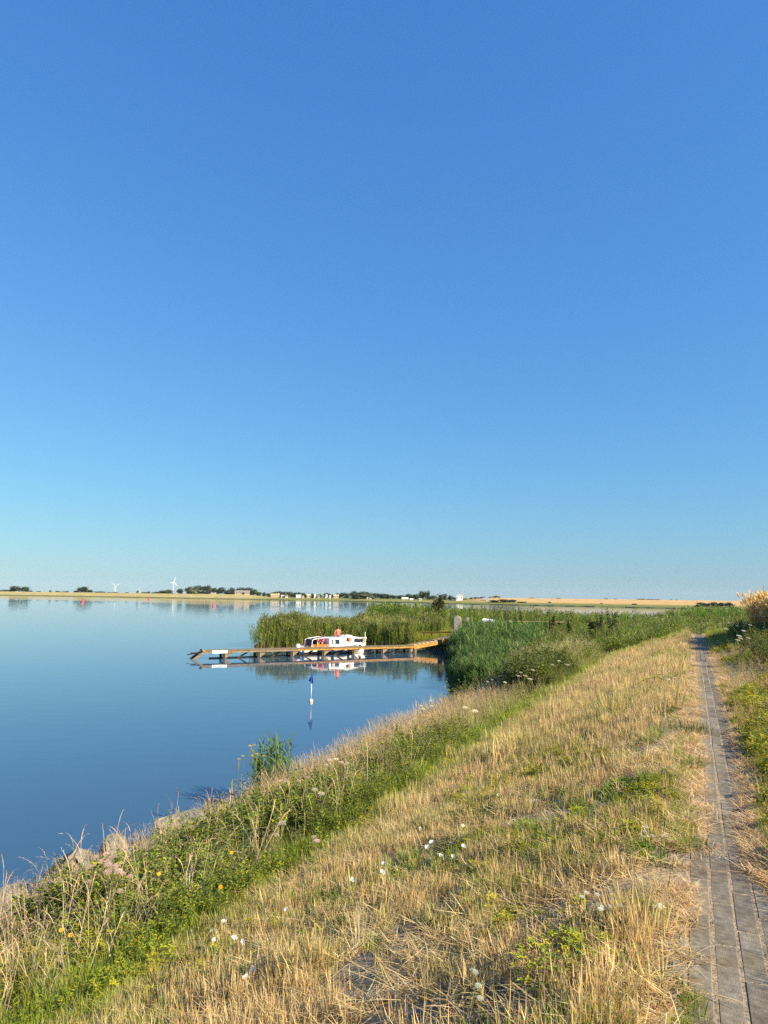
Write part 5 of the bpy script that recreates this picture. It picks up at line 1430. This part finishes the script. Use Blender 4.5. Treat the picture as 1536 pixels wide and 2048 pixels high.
# ------------------------------------------------------------------ individual plants of the dike
def seg_stem(P, a, b2, r_, c): P.stem([a, Vector(a).lerp(Vector(b2), .5) + Vector((.01, 0, 0)), b2], r_, c, c)
def umbel_plant(base, heads, label, headc, name='umbel_plant', cat='wildflower', hr=.035, leafn=14, leafc=GRN, leafl=.07, seed=1, group=None, up=(0.12, -.25, 1)):
    r = random.Random(seed); o = empty(name, base); b0 = Vector([float(q) for q in base])
    S_ = Plant(); Lf = Plant()
    for hp in heads:
        h = Vector([float(q) for q in hp]) - b0; root = Vector((h.x * .88 + r.uniform(-.03, .03), h.y * .88 + r.uniform(-.03, .03), 0))
        root.z = lz(b0.x + root.x, b0.y + root.y) - b0.z - .03
        fork = root.lerp(h, .8) + Vector((r.uniform(-.02, .02), r.uniform(-.02, .02), 0))
        S_ = Plant()
        S_.stem([root, root.lerp(fork, .5), fork], .004, (0.14, .15, .04), (0.2, .2, .06))
        Hd = Plant(); nrm = Vector(up).normalized(); ax = nrm.orthogonal().normalized(); bx = nrm.cross(ax)
        for k in range(26):
            q = hr * math.sqrt((k + .5) / 26); a = k * 2.4
            c = h + (ax * math.cos(a) + bx * math.sin(a)) * q + nrm * (.012 - .25 * q * q / hr)
            Hd.dome(c, hr * .19, jc(headc, r, .22), nrm, .5, 5)
            if k % 3 == 0: S_.stem([fork, c], .0018, (0.2, .2, .06), (0.25, .25, .1))
        Hd.build('flower_head', o); S_.build('stem', o)
        for k in range(leafn):
            f_ = r.uniform(.05, .85); p = root.lerp(fork, f_); a = r.uniform(0, 6.283)
            Lf.leaf(p, (math.cos(a), math.sin(a), r.uniform(-.1, .7)), leafl * r.uniform(.6, 1.2), leafl * .32, jc(leafc, r, .3))
    lf_ = Lf.build('leaves', o); lf_['kind'] = 'stuff'
    return tag(o, label, cat, group)
def heads_at(pxs_, h):
    out = []
    for (px, py) in pxs_:
        g = ground_hit(px, py, h); out.append(np.array([g[0], g[1], g[2] + h]))
    return out
def um(pxs_, h, label, headc, **kw):
    hs_ = heads_at(pxs_, h); m_ = np.mean(hs_, 0); x, y = m_[0], m_[1]
    return umbel_plant((x, y, lz(x, y)), hs_, label, headc, **kw)
PINK = (0.62, 0.42, 0.38); CREAM = (0.72, 0.64, 0.46); WHT = (0.62, 0.60, 0.54)
um([(193, 1714), (213, 1708), (222, 1716), (205, 1722), (216, 1724), (232, 1732), (217, 1730), (238, 1743), (180, 1735), (215, 1745), (225, 1739)], .62, 'pink yarrow with a dense bunch of flat heads right of the boulders', PINK, seed=1, hr=.04, name='yarrow')
um([(247, 1748), (260, 1754), (240, 1783), (177, 1765)], .5, 'few scattered pink heads just right of the dense yarrow bunch', PINK, seed=2, hr=.03, name='yarrow')
um([(470, 1556), (460, 1562), (483, 1552), (477, 1570)], .5, 'pale pink yarrow standing against the lake by the yellow flowered plant', PINK, seed=3, hr=.04, name='yarrow')
um([(540, 1532), (535, 1528), (550, 1530)], .55, 'cream yarrow below the blue green reed clump', CREAM, seed=4, hr=.05, name='yarrow')
um([(562, 1562), (572, 1563), (597, 1563), (610, 1550), (615, 1555)], .55, 'pale pinkish yarrow in the dry grass right of the reed clump', PINK, seed=5, hr=.045, name='yarrow')
um([(660, 1520), (672, 1519), (682, 1525), (695, 1527), (652, 1530), (630, 1580), (643, 1588)], .55, 'wide group of cream yarrow heads in the tall grass', CREAM, seed=6, hr=.045, name='yarrow')
um([(565, 1647)], .5, 'single round white flower head in the green weeds', CREAM, seed=7, hr=.042, name='wild_carrot')
um([(553, 1671)], .45, 'single small greenish white flower head below the round white one', CREAM, seed=8, hr=.03, name='wild_carrot')
um([(628, 1676), (634, 1683)], .4, 'two small lilac pink heads at the edge of the green weeds', PINK, seed=9, hr=.03, name='yarrow')
um([(845, 1391), (852, 1396), (842, 1412), (846, 1418), (862, 1402), (864, 1412)], .8, 'bushy cream umbels standing against the water below the reeds', CREAM, seed=10, hr=.055, leafn=26, leafl=.12, leafc=OLV)
um([(1034, 1336), (1050, 1332), (1060, 1330), (1028, 1340), (1042, 1345), (1066, 1340), (1050, 1352), (1060, 1358), (1037, 1352)], .9, 'large cluster of cream umbels in front of the green reeds', CREAM, seed=11, hr=.06, leafn=20, leafl=.12, leafc=OLV)
um([(975, 1363), (985, 1360), (1010, 1365), (930, 1415), (950, 1422)], .8, 'scattered cream umbels above the dry grass left of the large cluster', CREAM, seed=12, hr=.055, leafn=14, leafl=.1, leafc=OLV)
um([(1100, 1310), (1107, 1306), (1112, 1316), (1118, 1322), (1135, 1330), (1105, 1330)], .9, 'loose pale umbels on the brush right of the large cluster', CREAM, seed=13, hr=.055, leafn=14, leafl=.1, leafc=GRN)
um([(1142, 1288), (1144, 1282), (1141, 1294)], .8, 'white flower spike in the brush below the saplings', WHT, seed=14, hr=.055, leafn=14, leafl=.1, leafc=GRN)
um([(1457, 1246), (1462, 1244), (1459, 1252), (1475, 1252), (1490, 1248), (1484, 1240), (1500, 1250), (1487, 1262), (1452, 1258), (1478, 1272)], .7, 'white umbels at the foot of the golden reeds right of the path', WHT, seed=15, hr=.06, leafn=16, leafl=.14, leafc=DGRN)
um([(1481, 1277), (1497, 1277), (1475, 1281)], .6, 'three flat pale umbels in the verge below the golden reeds', CREAM, seed=16, hr=.055, leafn=14, leafl=.1, leafc=GRN)
um([(1520, 1232), (1528, 1234), (1512, 1230)], .9, 'pale umbels in front of the golden reeds at the right edge', CREAM, seed=17, hr=.06, leafn=16, leafl=.14, leafc=DGRN)
um([(1326, 1352), (1334, 1350), (1342, 1352), (1350, 1356), (1330, 1358), (1338, 1360), (1322, 1355)], .22, 'white yarrow spread over the yellow green patch on the far slope', WHT, seed=18, hr=.028, name='yarrow', leafn=6, leafl=.05)
um([(1173, 1789), (1194, 1793), (1163, 1797)], .16, 'white yarrow heads above the yellow green weed, upper group', WHT, seed=19, hr=0.0136, name='yarrow', leafn=12, leafl=.045, leafc=(0.14, .17, .07))
um([(1197, 1813), (1205, 1818), (1220, 1817), (1200, 1822), (1240, 1814)], .14, 'white yarrow heads above the yellow green weed, lower group', (0.62, .64, .55), seed=20, hr=0.0149, name='yarrow', leafn=14, leafl=.045, leafc=(0.14, .17, .07))
um([(1292, 1657), (1290, 1667), (1305, 1674), (1286, 1676), (1328, 1674)], .12, 'white flowers in dark leaves left of the middle of the path', WHT, seed=21, hr=0.0161, name='yarrow', leafn=16, leafl=.05)
um([(1321, 1814), (1316, 1818)], .08, 'small white head between cut stalks left of the path', (0.6, .62, .5), seed=22, hr=0.0186, name='yarrow', leafn=10, leafl=.05)
um([(945, 1946), (950, 1948), (956, 1975), (960, 2000)], .14, 'greyish woolly heads at the bottom centre of the slope', (0.46, .50, .40), seed=23, hr=0.0149, name='yarrow', leafn=12, leafl=.05, leafc=(0.2, .23, .12))

# white bindweed trumpets
def bindweed(px, py, k):
    g = ground_hit(px, py, .10); r = random.Random(k); o = empty('bindweed', g)
    P = Plant(); c = Vector((0, 0, .10)); up = Vector((r.uniform(-.2, .5), r.uniform(-.9, -.3), r.uniform(.4, 1))).normalized(); a = up.orthogonal().normalized(); b2 = up.cross(a)
    R_ = .020 * r.uniform(.85, 1.15); n = 10; o0 = len(P.V)
    P.V.append(tuple(c - up * .028)); P.C.append((.6, .62, .4))
    for q in range(n):
        t_ = 6.283 * q / n; P.V.append(tuple(c + (a * math.cos(t_) + b2 * math.sin(t_)) * R_ * .4 - up * .008)); P.C.append((.84, .83, .78))
    for q in range(n):
        t_ = 6.283 * q / n; P.V.append(tuple(c + (a * math.cos(t_) + b2 * math.sin(t_)) * R_ * r.uniform(.8, 1.15) * (1 + .25 * math.cos(t_ * 2 + k)) + up * r.uniform(-.001, .009))); P.C.append((.88, .87, .84))
    for q in range(n):
        P.F.append((o0, o0 + 1 + (q + 1) % n, o0 + 1 + q)); P.F.append((o0 + 1 + q, o0 + 1 + (q + 1) % n, o0 + 1 + n + (q + 1) % n, o0 + 1 + n + q))
    P.build('flower', o)
    P = Plant(); P.stem([(0, 0, -.02), (.01, .01, .04), tuple(c - up * .026)], .0016, GRN, GRN); P.build('stem', o)
    P = Plant()
    for q in range(9):
        t_ = r.uniform(0, 6.283); u = r.uniform(.01, .11); P.leaf((u * math.cos(t_), u * math.sin(t_), r.uniform(.01, .07)), (math.cos(t_), math.sin(t_), .5), .035, .026, jc(GRN, r, .3))
    P.build('leaves', o)
    return o
BW = [(447, 1843, 'white bindweed flower highest of the left group'), (425, 1862, 'white bindweed flower furthest left of the left group'), (428, 1880, 'white bindweed flower lowest at the left end of the left group'), (470, 1875, 'narrow white bindweed flower in the middle of the left group'),
      (486, 1884, 'largest white bindweed flower of the left group'), (505, 1940, 'white bindweed flower beside the small green patch at lower left'), (491, 1955, 'dull white bindweed flower left of the small green patch'), (573, 1819, 'lone tiny white bindweed flower near the edge of the green weeds'),
      (768, 1727, 'white bindweed flower above two small ones left of centre'), (766, 1744, 'small round white bindweed flower under another one left of centre'), (705, 1760, 'thin sideways white bindweed flower left of centre'),
      (841, 1658, 'upper left white bindweed flower of the centre group'), (926, 1652, 'upper right white bindweed flower of the centre group'), (863, 1684, 'broad white bindweed flower in the middle of the centre group'), (855, 1694, 'small white bindweed flower touching the broad one in the centre group'),
      (882, 1711, 'lowest white bindweed flower of the centre group'), (928, 1692, 'right white bindweed flower of the centre group'), (906, 1714, 'folded white bindweed flower right of the lowest one in the centre group'), (997, 1590, 'lone white bindweed flower high on the slope'), (1070, 1601, 'lone folded white bindweed flower right of the high one')]
for i, (px, py, lab) in enumerate(BW): tag(bindweed(px, py, i), lab, 'flower', 'white bindweed flowers on the slope')

# yellow flowers
def yellow_flower(px, py, h, r_, lab, k):
    g = ground_hit(px, py, h); r = random.Random(k); o = empty('yellow_flower', g); P = Plant()
    up = Vector((.3, -.7, .6)).normalized(); a = up.orthogonal().normalized(); b2 = up.cross(a); c = Vector((0, 0, h))
    for q in range(9):
        t_ = 6.283 * q / 9; P.leaf(c, a * math.cos(t_) + b2 * math.sin(t_) + up * .35, r_, r_ * .85, jc((.75, .46, .02), r, .1), up)
    P.dome(c + up * .003, r_ * .35, (.55, .28, .01), up); P.build('petals', o)
    P = Plant(); P.stem([(0, 0, -.02), (.01, .0, h * .5), tuple(c)], .003, GRN, GRN)
    for q in range(8): t_ = r.uniform(0, 6.283); P.leaf((0, 0, r.uniform(.05, .9) * h), (math.cos(t_), math.sin(t_), .4), .07, .022, jc(GRN, r, .3))
    P.build('stem', o); return tag(o, lab, 'flower', 'yellow flowers in the green weeds')
for i, (px, py, lab) in enumerate([(318, 1749, 'bright yellow flower beside the rusty dried dock'), (437, 1645, 'left one of two yellow flowers in the dry grass'), (451, 1648, 'right one of two yellow flowers in the dry grass'), (463, 1706, 'orange yellow flower left of the tall leafy plant'),
    (141, 1871, 'larger orange yellow flower in the dry stalks at lower left'), (122, 1861, 'smaller orange yellow flower at lower left'), (441, 1775, 'faint yellow flower low in the green weeds')]):
    yellow_flower(px, py, .38, .021, lab, i)

def ind(name, P, base, label, cat='plant', part='leaves', sc=1.0, rz=0, group=None):
    o = empty(name, base, rz); c = P.build(part, o); c.scale = (sc, sc, sc)
    return tag(o, label, cat, group)
# blue-green reed clump and its yellow-flowered neighbour
x, y = st2xy(13.9, 8.55); g = np.array([x, y, lz(x, y)])
ind('reed_clump', reed_tuft(5, 60, .58, .65, 1.40, [(0.06, .11, .045), (0.07, .13, .04), (0.11, .17, .05)], (0.09, .12, .04), .030, .40, None, 12, .05), g, 'blue green reed clump standing out against the lake', 'reed clump', sc=.92)
def on_line(px, t_):
    """point of the dike at distance t_ from the path seen in photo column px"""
    k = (px - 768) / FPX * 1.01
    s_ = ((k * UX * t_) - OX + UY * t_) / (UX - k * UY); return st2xy(s_, t_)
x, y = on_line(503, 8.2); yy0 = y
hs_ = [aty(px, py, yy0 + rj.uniform(-.1, .1)) for px, py in [(500, 1492), (508, 1490), (514, 1508), (486, 1512), (528, 1512), (505, 1512), (478, 1518)]]
umbel_plant((x, y, lz(x, y)), hs_, 'yellow flowered leafy plant left of the blue green reed clump', (0.62, .50, .05), seed=31, hr=.035, leafn=26, leafl=.11, leafc=(0.11, .17, .06), name='ragwort')
# tall leafy plant
g = ground_hit(485, 1725)
ind('tall_leafy_plant', leafy_weed(77, 4, .08, .75, 1.05, .13, .034, [GRN, LGRN, (0.12, .20, .05)], (0.14, .16, .05), 40), g, 'tall leafy green plant with long narrow leaves in the rough grass', part='stems_and_leaves')
g = ground_hit(395, 1720); ind('leafy_plant', leafy_weed(78, 5, .12, .45, .7, .10, .03, [GRN, LGRN], (0.14, .16, .05), 22), g, 'bushy green plant left of the tall leafy plant', part='stems_and_leaves')
g = ground_hit(305, 1790); ind('dried_dock', leafy_weed(79, 4, .05, .4, .55, .06, .022, [(0.26, .09, .03), (0.34, .14, .05), (0.2, .07, .03)], (0.22, .08, .03), 26), g, 'rusty brown dried dock plant beside the yellow flower', part='stems_and_leaves')
g = ground_hit(238, 1880); ind('bright_leafy_plant', leafy_weed(80, 5, .10, .3, .5, .07, .034, [(0.26, .36, .03), LGRN], (0.2, .24, .05), 22), g, 'bright lime green leafy plant in the middle of the left weeds', part='stems_and_leaves')
g = ground_hit(300, 1850); ind('bright_leafy_plant', leafy_weed(81, 4, .08, .3, .45, .07, .03, [(0.24, .33, .03), LGRN], (0.2, .24, .05), 18), g, 'lime green leafy plant below the rusty dock', part='stems_and_leaves')
# yellow-green weeds and tufts on the slope
for (px, py, n, rad, h, lab) in [(1190, 1945, 620, .36, .11, 'large yellow green spreading weed left of the path at the bottom'), (235, 1990, 520, .38, .15, 'large mossy yellow green weed at the lower left'), (45, 2020, 340, .30, .17, 'yellow green weed in the bottom left corner'),
        (1322, 1598, 120, .17, .10, 'yellow green weed beside the bare soil left of the path'), (1335, 1365, 160, .5, .18, 'yellow green weed patch with white yarrow on the far slope'), (1340, 1308, 160, .55, .18, 'farthest yellow green weed patch on the slope'), (345, 1885, 120, .2, .12, 'yellow green weed in the middle of the left weeds')]:
    ind('yellow_green_weed', cushion(px, n, rad, h, (.024 if n > 300 else .032) if rad < .45 else .06, [YGRN, (0.34, .31, .02), (0.30, .32, .03), GRN, LGRN]), ground_hit(px, py), lab, 'weed')
for (px, py, n, rad, h0, h1, pal, lab) in [(1388, 1535, 90, .10, .07, .17, [GRN, (0.10, .2, .03), LGRN], 'fresh green tuft touching the left edge of the path'), (1307, 1527, 70, .09, .06, .15, [GRN, LGRN, YGRN], 'green tuft on the bare soil left of the fresh green tuft'),
        (1386, 1465, 170, .22, .10, .24, [BGRN, DGRN, GRN], 'dark blue green tuft hanging over the left edge of the path'), (1409, 1849, 60, .055, .012, .03, [GRN, (0.09, .17, .02)], 'short moss green cushion on the paving joint'), (1366, 1850, 60, .06, .02, .05, [GRN, DGRN], 'green grass cushion left of the moss on the paving'),
        (1330, 1728, 90, .10, .03, .08, [DGRN, GRN], 'flat dark green tuft left of the cut stalks by the path'), (1400, 1697, 90, .07, .03, .09, [DGRN, (0.10, .12, .04)], 'dull green tuft at the path edge behind the cut stalks'), (500, 1965, 60, .07, .04, .1, [GRN, LGRN], 'small green grass patch under the lower left bindweed flower'), (1310, 1990, 120, .14, .04, .10, [DGRN, GRN], 'dark green grass at the right side of the large yellow green weed'),
        (540, 1890, 70, .08, .04, .08, [GRN, DGRN], 'small green patch right of the largest bindweed flower'), (540, 2010, 80, .10, .06, .13, [BGRN, (0.09, .12, .06)], 'grey green tuft at the bottom of the slope')]:
    ind('grass_tuft', grass_tuft(px, n, rad, h0, h1, .005, .7, .8, pal), ground_hit(px, py), lab, 'grass tuft')
# cut dry stalks
for (px, py, n, rad, h0, h1, ln, lab) in [(1396, 1722, 11, .035, .05, .10, .45, 'small fan of thick cut straw stalks at the path edge'), (1322, 1832, 16, .05, .08, .15, .30, 'upright cut straw stalks left of the path'), (722, 1905, 26, .06, .18, .38, .30, 'tall upright straw tuft with a dark shadow beside it'), (1262, 1745, 12, .06, .08, .14, .7, 'splayed cut straw stalks on the bare soil')]:
    ind('straw_tuft', grass_tuft(px, n, rad, h0, h1, .006, ln, .2, [STRAW2, PALE, STRAW]), ground_hit(px, py), lab, 'dry grass tuft', part='stalks')
x, y = st2xy(5.05, -.52)
ind('straw_tuft', grass_tuft(44, 130, .10, .16, .42, .005, 1.15, .4, [STRAW2, PALE, STRAW]), (x, y, lz(x, y)), 'large bright straw tuft spraying over the right edge of the path', 'dry grass tuft', part='stalks')
# nodding grass stalks standing out against the lake
def nodding(px0, py0, px1, py1, lab, k, h=None):
    g = ground_hit(px0, py0); Y = g[1]; tip = aty(px1, py1, Y); d = Vector((float(tip[0] - g[0]), 0, float(tip[2] - g[2]))); r = random.Random(k)
    o = empty('nodding_grass_stalk', g); P = Plant(); sg2 = 1 if d.x >= 0 else -1
    crest = Vector((d.x * .78, 0, d.z + .05)); pts = [Vector((0, 0, -.03)), Vector((d.x * .15, 0, d.z * .45)), Vector((d.x * .42, 0, d.z * .82)), crest]
    P.stem(pts, .004, STRAW, PALE); P.build('stem', o)
    P = Plant(); hp = [crest, crest + Vector((sg2 * .06, .0, .005)), crest + Vector((sg2 * .11, 0, -.03)), crest + Vector((sg2 * .14, 0, -.09))]
    P.strip(hp, [.008, .018, .016, .004], Vector((0, .5, .9)).normalized(), PALE, PALE)
    for q in range(16):
        i = r.randrange(3); p = hp[i].lerp(hp[i + 1], r.random()); P.leaf(p, (hp[i + 1] - hp[i]).normalized() + Vector((r.gauss(0, .4), r.gauss(0, .4), r.gauss(0, .4))), .028, .007, PALE)
    P.build('seed_head', o); return tag(o, lab, 'grass stalk', 'nodding grass stalks against the lake')
for k, a in enumerate([(205, 1700, 145, 1606, 'long nodding stalk leaning far left over the boulders'), (152, 1720, 142, 1642, 'curled stalk standing on the peaked boulder'), (60, 1760, 88, 1682, 'straight pale stalk rising in front of the peaked boulder'), (245, 1668, 232, 1637, 'short nodding stalk behind the small pale boulder'),
    (292, 1650, 312, 1572, 'tallest nodding stalk of the group left of centre'), (275, 1650, 285, 1602, 'shorter stalk beside the tallest nodding one'), (318, 1640, 332, 1592, 'broad nodding stalk right of the tallest one'), (8, 1775, 12, 1690, 'thin straight stalk at the left edge against the lake'), (440, 1590, 436, 1535, 'upright pale stalk by the dark boulder gap'), (400, 1600, 385, 1567, 'nodding stalk bending left before the dark gap'), (415, 1600, 405, 1572, 'second nodding stalk bending left before the dark gap')]):
    nodding(*a, k)
# a white feather drifting on the water
p = onz(121, 1669, 0.0); P = Plant(); P.strip([(-.05, 0, .012), (-.02, .004, .02), (.02, .0, .022), (.05, -.004, .014)], [.006, .022, .02, .004], Vector((0, 1, .2)).normalized(), (.8, .8, .8), (.8, .8, .8))
o = P.build('feather'); o.location = p; tag(o, 'small white feather floating on the lake at left', 'feather')
